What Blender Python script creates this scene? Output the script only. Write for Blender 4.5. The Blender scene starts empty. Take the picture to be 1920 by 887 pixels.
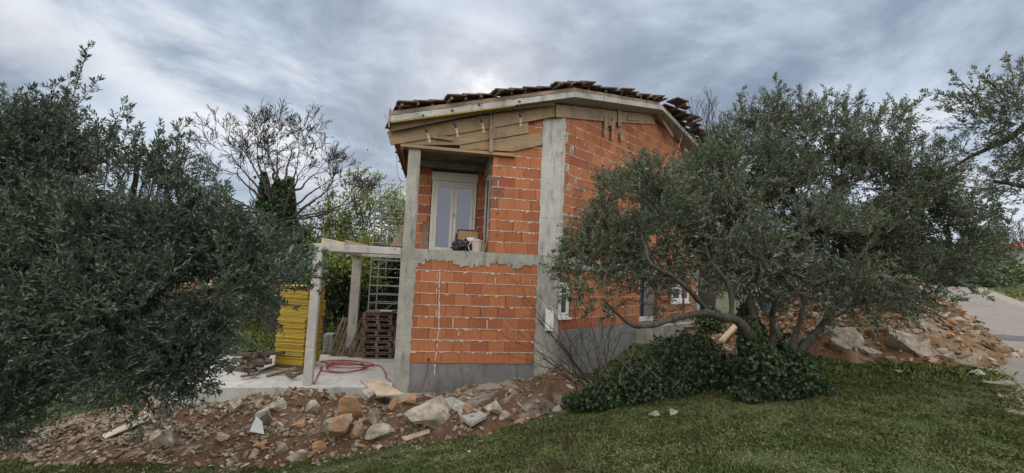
import bpy, bmesh, math, random
import numpy as np
from mathutils import Vector, Matrix, noise as mnoise
random.seed(7); RG = np.random.default_rng(7)
sc = bpy.context.scene; COL = sc.collection

# ------------------------------------------------------------------ camera, sky, sun, exposure
CAMZ = 1.6; FPX = 850.0; PITCH = math.radians(5.2); ROLL = math.radians(2.4)
cam = bpy.data.cameras.new('camera'); co = bpy.data.objects.new('camera', cam); COL.objects.link(co)
cam.sensor_width = 36; cam.lens = 36*FPX/1920; cam.clip_start = .05; cam.clip_end = 3000
CM = (Matrix.Rotation(math.pi/2+PITCH, 4, 'X') @ Matrix.Rotation(ROLL, 4, 'Z'))
co.matrix_world = Matrix.Translation((0, 0, CAMZ)) @ CM
sc.camera = co
sc.view_settings.view_transform = 'Standard'; sc.view_settings.look = 'None'
sc.view_settings.exposure = 0.12; sc.view_settings.gamma = 1.0; sc.view_settings.use_curve_mapping = False
SUN_EL = math.radians(26); SUN_AZ = math.radians(-5)        # azimuth from +Y towards +X
sundir = Vector((math.sin(SUN_AZ)*math.cos(SUN_EL), math.cos(SUN_AZ)*math.cos(SUN_EL), math.sin(SUN_EL)))
sl = bpy.data.lights.new('sun', 'SUN'); sl.energy = 1.1; sl.angle = math.radians(14); sl.color = (1, .95, .88)
so = bpy.data.objects.new('sun', sl); COL.objects.link(so)
so.rotation_euler = sundir.to_track_quat('Z', 'Y').to_euler()

class NT:
    def __init__(s, tree): s.t = tree; s.n = tree.nodes; s.l = tree.links
    def node(s, typ, **kw):
        n = s.n.new(typ)
        for k, v in kw.items():
            if k.startswith('i_'):
                key = k[2:]; key = int(key) if key.isdigit() else key.replace('_', ' ')
                inp = n.inputs[key]
                if hasattr(v, 'is_output') or isinstance(v, bpy.types.NodeSocket): s.l.new(v, inp)
                else: inp.default_value = v
            else: setattr(n, k, v)
        return n
    def math(s, op, a, b=None, c=None, clamp=False):
        n = s.n.new('ShaderNodeMath'); n.operation = op; n.use_clamp = clamp
        for i, v in enumerate((a, b, c)):
            if v is None: continue
            if isinstance(v, bpy.types.NodeSocket): s.l.new(v, n.inputs[i])
            else: n.inputs[i].default_value = v
        return n.outputs[0]
    def mix(s, f, a, b, blend='MIX'):
        n = s.n.new('ShaderNodeMix'); n.data_type = 'RGBA'; n.blend_type = blend
        for i, v in ((0, f), (6, a), (7, b)):
            if isinstance(v, bpy.types.NodeSocket): s.l.new(v, n.inputs[i])
            elif i == 0: n.inputs[0].default_value = v
            else: n.inputs[i].default_value = (v[0], v[1], v[2], 1)
        return n.outputs[2]
    def noise(s, vec, scale, detail=4, rough=.55, dist=0.):
        n = s.n.new('ShaderNodeTexNoise'); s.l.new(vec, n.inputs['Vector'])
        n.inputs['Scale'].default_value = scale; n.inputs['Detail'].default_value = detail
        n.inputs['Roughness'].default_value = rough; n.inputs['Distortion'].default_value = dist
        return n.outputs['Fac']
    def ramp(s, f, lo, hi):
        n = s.n.new('ShaderNodeMapRange'); n.interpolation_type = 'SMOOTHSTEP'
        s.l.new(f, n.inputs['Value']); n.inputs['From Min'].default_value = lo; n.inputs['From Max'].default_value = hi
        return n.outputs['Result']
    def mapping(s, vec, scale=(1, 1, 1), rot=(0, 0, 0), loc=(0, 0, 0)):
        n = s.n.new('ShaderNodeMapping'); s.l.new(vec, n.inputs['Vector'])
        n.inputs['Scale'].default_value = scale; n.inputs['Rotation'].default_value = rot; n.inputs['Location'].default_value = loc
        return n.outputs[0]

w = bpy.data.worlds.new('World'); sc.world = w; w.use_nodes = True
W = NT(w.node_tree); W.n.clear()
sky = W.node('ShaderNodeTexSky', sky_type='NISHITA', sun_disc=False, sun_elevation=SUN_EL, sun_rotation=SUN_AZ)
bg1 = W.node('ShaderNodeBackground', i_Color=sky.outputs[0], i_Strength=.07)
tc = W.node('ShaderNodeTexCoord'); dirv = tc.outputs['Generated']
sep = W.node('ShaderNodeSeparateXYZ', i_0=dirv)
zz = W.math('ADD', W.math('MAXIMUM', sep.outputs[2], 0.0), .30)
px = W.math('DIVIDE', sep.outputs[0], zz); py = W.math('DIVIDE', sep.outputs[1], zz)
comb = W.node('ShaderNodeCombineXYZ', i_0=px, i_1=py, i_2=0.3)
cv = W.mapping(comb.outputs[0], scale=(.9, .8, 1), rot=(0, 0, .7), loc=(3.1, 1.7, 0))
n1 = W.noise(cv, 1.7, 8, .58, .35)
cv2 = W.mapping(comb.outputs[0], scale=(1.0, 1.15, 1), rot=(0, 0, -.5), loc=(.4, 5.2, 0))
n2 = W.noise(cv2, 2.3, 8, .6, .3)
bands = W.math('ADD', W.math('MULTIPLY', n1, .6), W.math('MULTIPLY', n2, .4))
shade = W.ramp(bands, .38, .62)
ccol = W.mix(shade, (.235, .293, .395), (.61, .70, .82))
hi = W.ramp(n1, .53, .68)
ccol = W.mix(W.math('MULTIPLY', hi, .75), ccol, (.80, .81, .84))
# thinner cloud round the sun
sd = W.node('ShaderNodeVectorMath', operation='DOT_PRODUCT'); W.l.new(dirv, sd.inputs[0])
gdir = Vector((math.sin(-.075)*math.cos(.40), math.cos(-.075)*math.cos(.40), math.sin(.40)))
sd.inputs[1].default_value = gdir
g1 = W.math('POWER', W.math('MAXIMUM', sd.outputs['Value'], 0), 420)
g2 = W.math('POWER', W.math('MAXIMUM', sd.outputs['Value'], 0), 60)
gn = W.ramp(n1, .40, .56)
def skyray(u, v): return (CM.to_3x3() @ Vector(((u-960)/FPX, -(v-443.5)/FPX, -1))).normalized()
bn = skyray(0, 15).cross(skyray(470, 260)).normalized(); bc = skyray(250, 120)
b1_ = W.node('ShaderNodeVectorMath', operation='DOT_PRODUCT'); W.l.new(dirv, b1_.inputs[0]); b1_.inputs[1].default_value = bn
b2_ = W.node('ShaderNodeVectorMath', operation='DOT_PRODUCT'); W.l.new(dirv, b2_.inputs[0]); b2_.inputs[1].default_value = bc
band = W.math('MULTIPLY', W.math('SUBTRACT', 1.0, W.ramp(W.math('ABSOLUTE', W.math('ADD', b1_.outputs['Value'], W.math('MULTIPLY', W.math('SUBTRACT', n2, .5), .25))), .0, .085)), W.ramp(b2_.outputs['Value'], .86, .97))
glow = W.math('ADD', W.math('ADD', W.math('MULTIPLY', W.math('MULTIPLY', g1, .95), gn), W.math('MULTIPLY', g2, .22)), W.math('MULTIPLY', band, .55))
ccol = W.mix(W.math('MINIMUM', glow, 1.0), ccol, (.98, .98, .99))
# brighter overhead like overcast; rear boost and warm tint added to light the facade
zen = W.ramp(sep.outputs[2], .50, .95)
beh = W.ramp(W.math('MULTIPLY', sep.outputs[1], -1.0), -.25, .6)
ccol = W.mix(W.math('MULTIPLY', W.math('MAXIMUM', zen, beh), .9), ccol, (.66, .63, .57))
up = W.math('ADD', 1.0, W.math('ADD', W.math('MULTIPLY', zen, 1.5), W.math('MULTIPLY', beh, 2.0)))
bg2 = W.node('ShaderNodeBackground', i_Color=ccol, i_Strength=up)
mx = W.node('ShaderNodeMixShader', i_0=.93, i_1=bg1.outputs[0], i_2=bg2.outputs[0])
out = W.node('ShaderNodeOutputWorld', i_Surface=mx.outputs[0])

# ------------------------------------------------------------------ projection helpers (camera solved from the photo)
O = Vector((0, 0, CAMZ)); M3 = CM.to_3x3()
def ray(u, v): return M3 @ Vector(((u-960)/FPX, -(v-443.5)/FPX, -1))
def at(u, v, Y): d = ray(u, v); return O + d*(Y/d.y)
Cp = Vector((1.081, 10.5)); Lp = Vector((-2.394, 9.87)); e1 = (Cp-Lp).normalized(); WID = (Cp-Lp).length
A2 = math.radians(44); e2 = Vector((math.sin(A2), math.cos(A2)))
class Frame:
    def __init__(s, p, e): s.p = p; s.e = e; s.n = Vector((e.y, -e.x))
    def __call__(s, a, off, z): q = s.p + s.e*a + s.n*off; return Vector((q.x, q.y, z))
    def pix(s, u, v, off=0):
        p = s.p + s.n*off; d = ray(u, v); t = s.n.dot(p-O.xy)/s.n.dot(d.xy); q = O+d*t
        return (q.xy-p).dot(s.e), q.z
    def ang(s): return math.atan2(s.e.y, s.e.x)
F1 = Frame(Lp, e1); F2 = Frame(Cp, e2)
LAT = Vector((.755, -.656)); ALO = Vector((.656, .755))
def sstep(x, a, b): t = min(1, max(0, (x-a)/(b-a))); return t*t*(3-2*t)
def ground(x, y):
    a = x*ALO.x+y*ALO.y; q = -(x*LAT.x+y*LAT.y)
    z = .033*max(min(a, 110), -5)
    if a > 12: z += .0005*(min(a, 40)-12)**2+.028*max(0, min(a, 110)-40)
    drop = 1.25*sstep(q, .8, 7.5)*(1-.92*sstep(a, 9, 15.5))
    z -= drop
    b = sstep(q, 0, 1.5)
    if b > 0 and abs(x) < 60: z += b*.035*mnoise.noise(Vector((x*.9, y*.9, 0)))+b*.012*mnoise.noise(Vector((x*4, y*4, 3)))
    return z
def ghit(u, v, f=ground, tmax=200):
    d = ray(u, v); t = 1.5; p = O+d*t
    while t < tmax:
        p = O+d*t
        if p.z < f(p.x, p.y): break
        t += .04+t*.004
    return Vector((p.x, p.y, f(p.x, p.y)))

# ------------------------------------------------------------------ mesh helpers
class MB:
    def __init__(s): s.v = []; s.f = []; s.t = []
    def quad(s, *p, tint=.5):
        i = len(s.v); s.v += [tuple(q) for q in p]; s.f.append(tuple(range(i, i+len(p)))); s.t.append(tint)
    def box(s, c, ax, ay, az, tint=.5):   # corner + 3 edge vectors
        c, ax, ay, az = map(Vector, (c, ax, ay, az))
        P = [c, c+ax, c+ax+ay, c+ay, c+az, c+ax+az, c+ax+ay+az, c+ay+az]
        s.hexa(P, tint)
    def hexa(s, P, tint=.5):
        i = len(s.v); s.v += [tuple(p) for p in P]
        fs = [(0, 3, 2, 1), (4, 5, 6, 7), (0, 1, 5, 4), (1, 2, 6, 5), (2, 3, 7, 6), (3, 0, 4, 7)]
        A, B, D = Vector(P[1])-Vector(P[0]), Vector(P[3])-Vector(P[0]), Vector(P[4])-Vector(P[0])
        if A.cross(B).dot(D) < 0: fs = [tuple(reversed(f)) for f in fs]
        for f in fs: s.f.append(tuple(i+k for k in f)); s.t.append(tint)
    def fbox(s, F, a0, a1, o0, o1, z0, z1, tint=.5, z1b=None, z0b=None):
        z1b = z1 if z1b is None else z1b; z0b = z0 if z0b is None else z0b
        s.hexa([F(a0, o0, z0), F(a1, o0, z0b), F(a1, o1, z0b), F(a0, o1, z0), F(a0, o0, z1), F(a1, o0, z1b), F(a1, o1, z1b), F(a0, o1, z1)], tint)
    def prism(s, pts, vec, tint=.5):
        i = len(s.v); n = len(pts); vec = Vector(vec)
        s.v += [tuple(p) for p in pts]+[tuple(Vector(p)+vec) for p in pts]
        s.f.append(tuple(range(i, i+n))); s.f.append(tuple(range(i+2*n-1, i+n-1, -1))); s.t += [tint]*2
        for k in range(n): s.f.append((i+k, i+n+k, i+n+(k+1) % n, i+(k+1) % n)); s.t.append(tint)
    def bar(s, a, b, wd, ht, tint=.5, up=(0, 0, 1)):
        a, b = Vector(a), Vector(b); d = b-a; u = Vector(up)
        if abs(d.normalized().dot(u)) > .98: u = Vector((0, 1, 0))
        x = d.cross(u).normalized()*wd; y = x.cross(d).normalized()*ht
        s.box(a-x/2-y/2, d, x, y, tint)
    def tube(s, pts, r, n=6, tint=.5, cap=True):
        pts = [Vector(p) for p in pts]; m = len(pts)
        if not hasattr(r, '__len__'): r = [r]*m
        i0 = len(s.v); ref = Vector((.13, .21, 1))
        for k, p in enumerate(pts):
            d = (pts[min(k+1, m-1)]-pts[max(k-1, 0)]).normalized()
            if abs(d.dot(ref.normalized())) > .95: ref = Vector((1, .2, .1))
            x = d.cross(ref).normalized(); y = d.cross(x)
            for j in range(n):
                a = 2*math.pi*j/n; s.v.append(tuple(p+(x*math.cos(a)+y*math.sin(a))*r[k]))
        for k in range(m-1):
            for j in range(n):
                s.f.append((i0+k*n+j, i0+k*n+(j+1) % n, i0+(k+1)*n+(j+1) % n, i0+(k+1)*n+j)); s.t.append(tint)
        if cap:
            s.f.append(tuple(i0+j for j in range(n))[::-1]); s.f.append(tuple(i0+(m-1)*n+j for j in range(n))); s.t += [tint]*2
    def build(s, name, mat, parent=None, smooth=False, bevel=0):
        me = bpy.data.meshes.new(name); me.from_pydata(s.v, [], s.f); me.update()
        at_ = me.attributes.new('tint', 'FLOAT', 'FACE'); at_.data.foreach_set('value', s.t)
        return link(name, me, mat, parent, smooth, bevel)
def link(name, me, mat, parent=None, smooth=False, bevel=0):
    me.materials.append(mat)
    if smooth: me.polygons.foreach_set('use_smooth', [True]*len(me.polygons))
    o = bpy.data.objects.new(name, me); COL.objects.link(o)
    if parent is not None: setpar(o, parent)
    if bevel:
        m = o.modifiers.new('bevel', 'BEVEL'); m.width = bevel; m.segments = 1; m.limit_method = 'ANGLE'
    return o
def setpar(o, p):
    o.parent = p; T = Matrix.Identity(4); q = p
    loc = Vector((0, 0, 0))
    while q is not None: loc += Vector(q.location); q = None if q.parent is None else None
    o.matrix_parent_inverse = Matrix.Translation(-loc)
def tag(o, label=None, cat=None, group=None, kind=None):
    if label: o['label'] = label
    if cat: o['category'] = cat
    if group: o['group'] = group
    if kind: o['kind'] = kind
    return o
def empty(name, loc, label=None, cat=None, group=None):
    o = bpy.data.objects.new(name, None); COL.objects.link(o); o.location = loc; o.empty_display_size = .2
    return tag(o, label, cat, group)
def npmesh(name, V, nper, mat, parent=None, tint=None, smooth=False):
    """V: (N,nper,3) separate polygons"""
    N = V.shape[0]; me = bpy.data.meshes.new(name)
    me.vertices.add(N*nper); me.vertices.foreach_set('co', V.reshape(-1).astype(np.float32))
    me.loops.add(N*nper); me.loops.foreach_set('vertex_index', np.arange(N*nper, dtype=np.int32))
    me.polygons.add(N); me.polygons.foreach_set('loop_start', np.arange(0, N*nper, nper, dtype=np.int32))
    me.update(calc_edges=True)
    if tint is not None:
        a = me.attributes.new('tint', 'FLOAT', 'FACE'); a.data.foreach_set('value', tint.astype(np.float32))
    return link(name, me, mat, parent, smooth)

# ------------------------------------------------------------------ materials
MATS = {}
def mat(name, fn):
    m = bpy.data.materials.new(name); m.use_nodes = True; t = NT(m.node_tree); t.n.clear()
    o = t.node('ShaderNodeOutputMaterial'); b = t.node('ShaderNodeBsdfPrincipled')
    t.l.new(b.outputs[0], o.inputs[0]); b.inputs['Roughness'].default_value = .85
    tcn = t.node('ShaderNodeTexCoord'); t.pos = t.node('ShaderNodeNewGeometry').outputs['Position']; t.obj = tcn.outputs['Object']
    t.b = b; t.o = o; fn(t); MATS[name] = m; return m
def setc(t, c, inp='Base Color'):
    if isinstance(c, bpy.types.NodeSocket): t.l.new(c, t.b.inputs[inp])
    else: t.b.inputs[inp].default_value = (*c, 1)
def bump(t, h, strength=.4, dist=.01, nrm=None):
    n = t.node('ShaderNodeBump'); t.l.new(h, n.inputs['Height']); n.inputs['Strength'].default_value = strength; n.inputs['Distance'].default_value = dist
    if nrm is not None: t.l.new(nrm, n.inputs['Normal'])
    t.l.new(n.outputs[0], t.b.inputs['Normal']); return n.outputs[0]
def tintf(t): return t.node('ShaderNodeAttribute', attribute_name='tint').outputs['Fac']

def m_brick(t):
    tf = tintf(t)
    c = t.mix(t.ramp(tf, .25, .75), (.41, .152, .062), (.31, .108, .046))
    c = t.mix(t.ramp(tf, .93, .99), c, (.27, .075, .045))
    n = t.noise(t.pos, 9, 5, .6); c = t.mix(t.math('MULTIPLY', t.ramp(n, .45, .8), .5), c, (.33, .085, .04))
    d = t.noise(t.mapping(t.pos, scale=(1, 1, .22)), 11, 7, .75)
    d2 = t.noise(t.pos, 1.7, 5, .65); c = t.mix(t.math('MULTIPLY', t.ramp(d2, .52, .72), .5), c, (.22, .075, .035))
    c = t.mix(t.math('MULTIPLY', t.ramp(d, .60, .72), .35), c, (.50, .36, .27))
    setc(t, c)
    gx = t.mapping(t.pos, rot=(0, 0, -F1.ang()))
    wv = t.node('ShaderNodeTexWave', wave_type='BANDS', bands_direction='X'); t.l.new(gx, wv.inputs['Vector']); wv.inputs['Scale'].default_value = 9; wv.inputs['Distortion'].default_value = .3
    bump(t, t.math('ADD', wv.outputs['Fac'], t.noise(t.pos, 60, 3)), .8, .007)
mat('brick', m_brick)
def m_brick2(t):
    m_brick(t)
    for n in t.n:
        if n.type == 'MAPPING' and abs(n.inputs['Rotation'].default_value[2]) > .01: n.inputs['Rotation'].default_value[2] = -F2.ang()
mat('brick_b', m_brick2)
def conc(base, dark, warm=.0, boards=None, comb=False):
    def f(t):
        n = t.noise(t.pos, 2.3, 7, .62, .3); c = t.mix(t.ramp(n, .3, .7), dark, base)
        st = t.noise(t.mapping(t.pos, scale=(3, 3, .7)), 2.0, 5, .6)
        c = t.mix(t.math('MULTIPLY', t.ramp(st, .50, .70), .7), c, tuple(x*.5 for x in dark))
        st2 = t.noise(t.mapping(t.pos, scale=(2, 2, .5), loc=(5, 2, 1)), 1.6, 5, .6)
        c = t.mix(t.math('MULTIPLY', t.ramp(st2, .55, .75), .6), c, (base[0]*.95, base[1]*.78, base[2]*.52))
        fine = t.noise(t.pos, 55, 4, .7); c = t.mix(t.math('MULTIPLY', t.ramp(fine, .5, .8), .3), c, tuple(min(1, x*1.4) for x in base))
        pit = t.node('ShaderNodeTexVoronoi'); t.l.new(t.pos, pit.inputs['Vector']); pit.inputs['Scale'].default_value = 13
        c = t.mix(t.math('MULTIPLY', t.math('SUBTRACT', 1, t.ramp(pit.outputs['Distance'], .10, .17)), .7), c, (.05, .045, .04))
        setc(t, c); t.b.inputs['Roughness'].default_value = .92
        h = t.math('ADD', fine, t.math('MULTIPLY', n, 1.5))
        bl_ = t.node('ShaderNodeTexWave', wave_type='BANDS', bands_direction='Z', wave_profile='SAW'); t.l.new(t.pos, bl_.inputs['Vector']); bl_.inputs['Scale'].default_value = .21; bl_.inputs['Distortion'].default_value = .15
        h = t.math('ADD', h, t.math('MULTIPLY', t.ramp(bl_.outputs['Fac'], .97, .985), -1.2))
        if comb:
            wv = t.node('ShaderNodeTexWave', wave_type='BANDS', bands_direction='X'); t.l.new(t.mapping(t.pos, rot=(0, 0, -F1.ang())), wv.inputs['Vector'])
            wv.inputs['Scale'].default_value = 7.5; wv.inputs['Distortion'].default_value = 1.2; wv.inputs['Detail'].default_value = 1
            h = t.math('ADD', h, t.math('MULTIPLY', wv.outputs['Fac'], t.math('MULTIPLY', t.ramp(t.noise(t.pos, 1.3, 2), .35, .5), 2.2)))
        bump(t, h, .55, .008)
    return f
mat('concrete', conc((.37, .36, .325), (.24, .235, .215)))
mat('concrete_pale', conc((.46, .45, .43), (.36, .355, .34)))
mat('concrete_base', conc((.22, .22, .225), (.145, .145, .15), comb=True))
mat('concrete_soffit', conc((.36, .33, .29), (.27, .25, .22)))
def m_mortar(t):
    n = t.noise(t.pos, 30, 5, .7); setc(t, t.mix(n, (.34, .31, .28), (.62, .58, .53))); bump(t, n, .6, .01)
mat('mortar', m_mortar)
def m_joint(t): setc(t, t.mix(t.noise(t.pos, 20, 4), (.10, .035, .02), (.24, .12, .08)))
mat('joint', m_joint)
def wood(a, b, ang=None, s=1.0):
    def f(t):
        tf = tintf(t)
        v = t.mapping(t.pos, scale=(1.2*s, 1.2*s, 26*s)) if ang is None else t.mapping(t.mapping(t.pos, rot=(0, 0, -ang)), scale=(1.3*s, 20*s, 26*s))
        n = t.noise(v, 1.6, 6, .65, .8); n2 = t.noise(t.pos, 2.1, 4, .6)
        c = t.mix(t.ramp(n, .3, .72), a, b)
        c = t.mix(t.math('MULTIPLY', t.ramp(n2, .45, .68), .75), c, tuple(x*.42 for x in a)); n3 = t.noise(v, 3.5, 5, .7); c = t.mix(t.math('MULTIPLY', t.ramp(n3, .55, .68), .6), c, tuple(x*.35 for x in a)); gr = t.noise(t.pos, 1.1, 3, .6); c = t.mix(t.math('MULTIPLY', t.ramp(gr, .5, .65), .5), c, (.24, .20, .16))
        c = t.mix(t.ramp(tf, .5, 1), c, tuple(x*.5 for x in b))
        kn = t.node('ShaderNodeTexVoronoi'); t.l.new(t.pos, kn.inputs['Vector']); kn.inputs['Scale'].default_value = 2.7
        c = t.mix(t.math('MULTIPLY', t.math('SUBTRACT', 1, t.ramp(kn.outputs['Distance'], .03, .07)), .8), c, (.05, .028, .012))
        setc(t, c); t.b.inputs['Roughness'].default_value = .75; bump(t, n, .3, .004)
    return f
mat('wood', wood((.37, .255, .145), (.25, .16, .085), F1.ang()))
mat('wood_b', wood((.37, .265, .16), (.26, .17, .095), F2.ang()))
mat('wood_grey', wood((.33, .25, .18), (.22, .16, .11)))
mat('wood_dark', wood((.155, .105, .075), (.09, .06, .042)))
mat('wood_light', wood((.58, .46, .32), (.46, .35, .24), .4))
mat('plank_white', wood((.62, .57, .48), (.50, .44, .35), .4))
def flat(c, rough=.6, met=0, nz=.15, sc_=8, dirt=None):
    def f(t):
        n = t.noise(t.pos, sc_, 5, .6)
        cc = t.mix(n, tuple(x*(1-nz) for x in c), tuple(min(1, x*(1+nz)) for x in c))
        if dirt: cc = t.mix(t.math('MULTIPLY', t.ramp(t.noise(t.pos, 5, 5, .65), .5, .7), .6), cc, dirt)
        setc(t, cc); t.b.inputs['Roughness'].default_value = rough; t.b.inputs['Metallic'].default_value = met
        bump(t, t.noise(t.pos, 40, 3), .15, .003)
    return f
def m_yel(t):
    r = t.node('ShaderNodeObjectInfo').outputs['Random']; c = t.mix(r, (.66, .44, .02), (.48, .33, .03))
    c = t.mix(t.math('MULTIPLY', t.math('GREATER_THAN', r, .82), .6), c, (.27, .20, .06))
    n = t.noise(t.pos, 7, 6, .7); c = t.mix(t.math('MULTIPLY', t.ramp(n, .5, .7), .55), c, (.27, .20, .07)); setc(t, c); t.b.inputs['Roughness'].default_value = .75
mat('yellow_panel', m_yel)
mat('yellow_edge', flat((.32, .23, .04), .6, 0, .3, 30, (.16, .12, .05)))
mat('tile', flat((.105, .066, .058), .8, 0, .45, 14, (.17, .10, .075)))
mat('white_frame', flat((.68, .68, .66), .4, 0, .05, 5, (.5, .47, .42)))
mat('beige_frame', flat((.56, .54, .50), .5, 0, .06, 5, (.46, .42, .36)))
mat('steel', flat((.22, .23, .24), .5, .5, .3))
mat('dark_steel', flat((.05, .05, .05), .5, .4, .2))
mat('black_plastic', flat((.02, .02, .022), .35))
mat('hose_red', flat((.25, .045, .06), .5))
mat('red_steel', flat((.27, .03, .025), .5))
mat('bucket', flat((.52, .40, .37), .5, 0, .15, 8, (.4, .33, .3)))
mat('blue_plastic', flat((.05, .075, .13), .5, 0, .25, 8, (.08, .08, .09)))
mat('cardboard', flat((.34, .22, .12), .85))
mat('white_bag', flat((.62, .60, .58), .6, 0, .2))
mat('red_roof', flat((.35, .10, .06), .85, 0, .3, 2))
mat('brown_roof', flat((.12, .07, .05), .85, 0, .3, 2))
mat('cream_wall', flat((.62, .60, .56), .9, 0, .08, 2))
mat('orange_wall', flat((.33, .14, .06), .9, 0, .1, 2))
mat('wire', flat((.03, .03, .03), .6))
mat('cord', flat((.7, .66, .6), .6))
mat('grey_mesh', flat((.40, .41, .43), .6))
mat('film', flat((.16, .12, .12), .5, 0, .4, 6, (.28, .26, .28)))
def m_glass(t):
    setc(t, t.mix(t.noise(t.pos, 3, 3), (.02, .026, .042), (.055, .07, .11))); t.b.inputs['Roughness'].default_value = .5
    g = t.node('ShaderNodeBsdfGlossy'); g.inputs['Roughness'].default_value = .03; g.inputs['Color'].default_value = (.62, .68, .86, 1)
    m = t.node('ShaderNodeMixShader'); m.inputs[0].default_value = .10
    t.l.new(t.b.outputs[0], m.inputs[1]); t.l.new(g.outputs[0], m.inputs[2]); t.l.new(m.outputs[0], t.o.inputs[0])
mat('glass', m_glass)
def leafmat(a, b, c, under, tr=.18):
    def f(t):
        tf = tintf(t); col = t.mix(t.ramp(tf, 0, .6), a, b); col = t.mix(t.ramp(tf, .72, 1), col, c)
        geo = t.node('ShaderNodeNewGeometry'); col = t.mix(geo.outputs['Backfacing'], col, under)
        setc(t, col); t.b.inputs['Roughness'].default_value = .40; t.b.inputs['Specular IOR Level'].default_value = .5
        tb = t.node('ShaderNodeBsdfTranslucent'); tb.inputs['Color'].default_value = (b[0]*1.6, b[1]*1.9, b[2]*.9, 1)
        m = t.node('ShaderNodeMixShader'); m.inputs[0].default_value = tr
        t.l.new(t.b.outputs[0], m.inputs[1]); t.l.new(tb.outputs[0], m.inputs[2]); t.l.new(m.outputs[0], t.o.inputs[0])
    return f
mat('olive_leaf', leafmat((.020, .030, .017), (.062, .080, .043), (.17, .185, .10), (.16, .185, .15)))
mat('olive_leaf_deep', leafmat((.015, .026, .018), (.038, .056, .038), (.115, .135, .085), (.115, .15, .12)))
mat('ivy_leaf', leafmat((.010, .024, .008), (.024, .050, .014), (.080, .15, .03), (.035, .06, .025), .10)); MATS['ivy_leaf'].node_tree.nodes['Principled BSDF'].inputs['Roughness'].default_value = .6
mat('ivy_core_dark', flat((.018, .020, .012), .95, 0, .3))  # very dark green filler inside the ivy mound
mat('spring_leaf', leafmat((.12, .16, .03), (.17, .20, .04), (.26, .26, .06), (.18, .21, .07), .3))
mat('bush_leaf', leafmat((.035, .06, .02), (.05, .085, .025), (.09, .12, .04), (.07, .1, .05), .15))
def m_bark(t):
    n = t.noise(t.mapping(t.pos, scale=(1, 1, .3)), 14, 6, .7, .5); setc(t, t.mix(t.ramp(n, .3, .75), (.016, .014, .012), (.075, .066, .052))); t.b.inputs['Roughness'].default_value = .95
    bump(t, n, .9, .03)
mat('bark', m_bark)
mat('bark_dark', flat((.055, .045, .04), .95, 0, .4))
mat('twig', flat((.040, .031, .026), .9, 0, .3))
mat('twig_pale', flat((.17, .15, .12), .9, 0, .3))
def m_rock(t):
    oi = t.node('ShaderNodeObjectInfo'); r = oi.outputs['Random']
    tf = tintf(t); n = t.noise(t.pos, 5, 7, .68, .4); n2 = t.noise(t.pos, 2.2, 4, .6, .3)
    c = t.mix(t.ramp(n, .35, .68), (.17, .14, .11), (.40, .37, .32))
    w_ = t.math('ADD', t.math('MULTIPLY', n2, 1.0), t.math('MULTIPLY', t.math('SUBTRACT', tf, .5), .55))
    c = t.mix(t.math('MULTIPLY', t.ramp(w_, .50, .72), .75), c, (.33, .165, .07))
    dirt = t.noise(t.pos, 11, 4, .6); c = t.mix(t.math('MULTIPLY', t.ramp(dirt, .55, .72), .6), c, (.10, .04, .02))
    setc(t, c); bump(t, t.math('ADD', n, t.math('MULTIPLY', t.noise(t.pos, 35, 4, .7), .4)), .8, .03)
mat('rock', m_rock)
def m_rubble(t):
    tf = tintf(t); c = t.mix(t.ramp(tf, 0, .5), (.10, .075, .052), (.22, .182, .138)); c = t.mix(t.ramp(tf, .66, .84), c, (.25, .135, .068))
    c = t.mix(t.ramp(tf, .9, .95), c, (.40, .36, .30))
    n = t.noise(t.pos, 14, 4, .6); c = t.mix(t.math('MULTIPLY', t.ramp(n, .5, .7), .45), c, (.085, .05, .032)); setc(t, c); bump(t, n, .5, .01)
mat('rubble', m_rubble)
def m_rubble_tan(t):
    tf = tintf(t); c = t.mix(t.ramp(tf, 0, .5), (.12, .072, .04), (.25, .17, .10)); c = t.mix(t.ramp(tf, .6, .8), c, (.33, .285, .23)); c = t.mix(t.ramp(tf, .92, .98), c, (.30, .15, .06))
    n = t.noise(t.pos, 14, 4, .6); c = t.mix(t.math('MULTIPLY', t.ramp(n, .5, .7), .5), c, (.13, .065, .03)); setc(t, c); bump(t, n, .5, .01)
mat('rubble_tan', m_rubble_tan)
def earth(red, tan, grey, thr=.55):
    def f(t):
        n = t.noise(t.pos, 1.1, 6, .6, .4); f2 = t.noise(t.pos, 22, 6, .7)
        c = t.mix(t.ramp(n, .42, .62), red, tan); c = t.mix(t.math('MULTIPLY', t.ramp(f2, .35, .75), .6), c, tuple(x*.4 for x in red))
        g = t.noise(t.mapping(t.pos, loc=(7, 3, 1)), .9, 5, .6, .6); c = t.mix(t.math('MULTIPLY', t.ramp(g, thr, thr+.08), .8), c, grey)
        vo = t.node('ShaderNodeTexVoronoi'); t.l.new(t.pos, vo.inputs['Vector']); vo.inputs['Scale'].default_value = 26
        sp = t.math('MULTIPLY', t.math('SUBTRACT', 1, t.ramp(vo.outputs['Distance'], .12, .3)), t.ramp(t.noise(t.pos, 5, 3), .45, .6))
        c = t.mix(t.math('MULTIPLY', sp, .7), c, (.42, .36, .28))
        setc(t, c); t.b.inputs['Roughness'].default_value = .95
        bump(t, t.math('ADD', f2, t.math('MULTIPLY', sp, .5)), .9, .03)
    return f
mat('earth_red', earth((.088, .040, .021), (.14, .080, .046), (.25, .22, .19), .55))
mat('earth_tan', earth((.145, .075, .037), (.24, .148, .082), (.27, .235, .19), .54))
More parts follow.
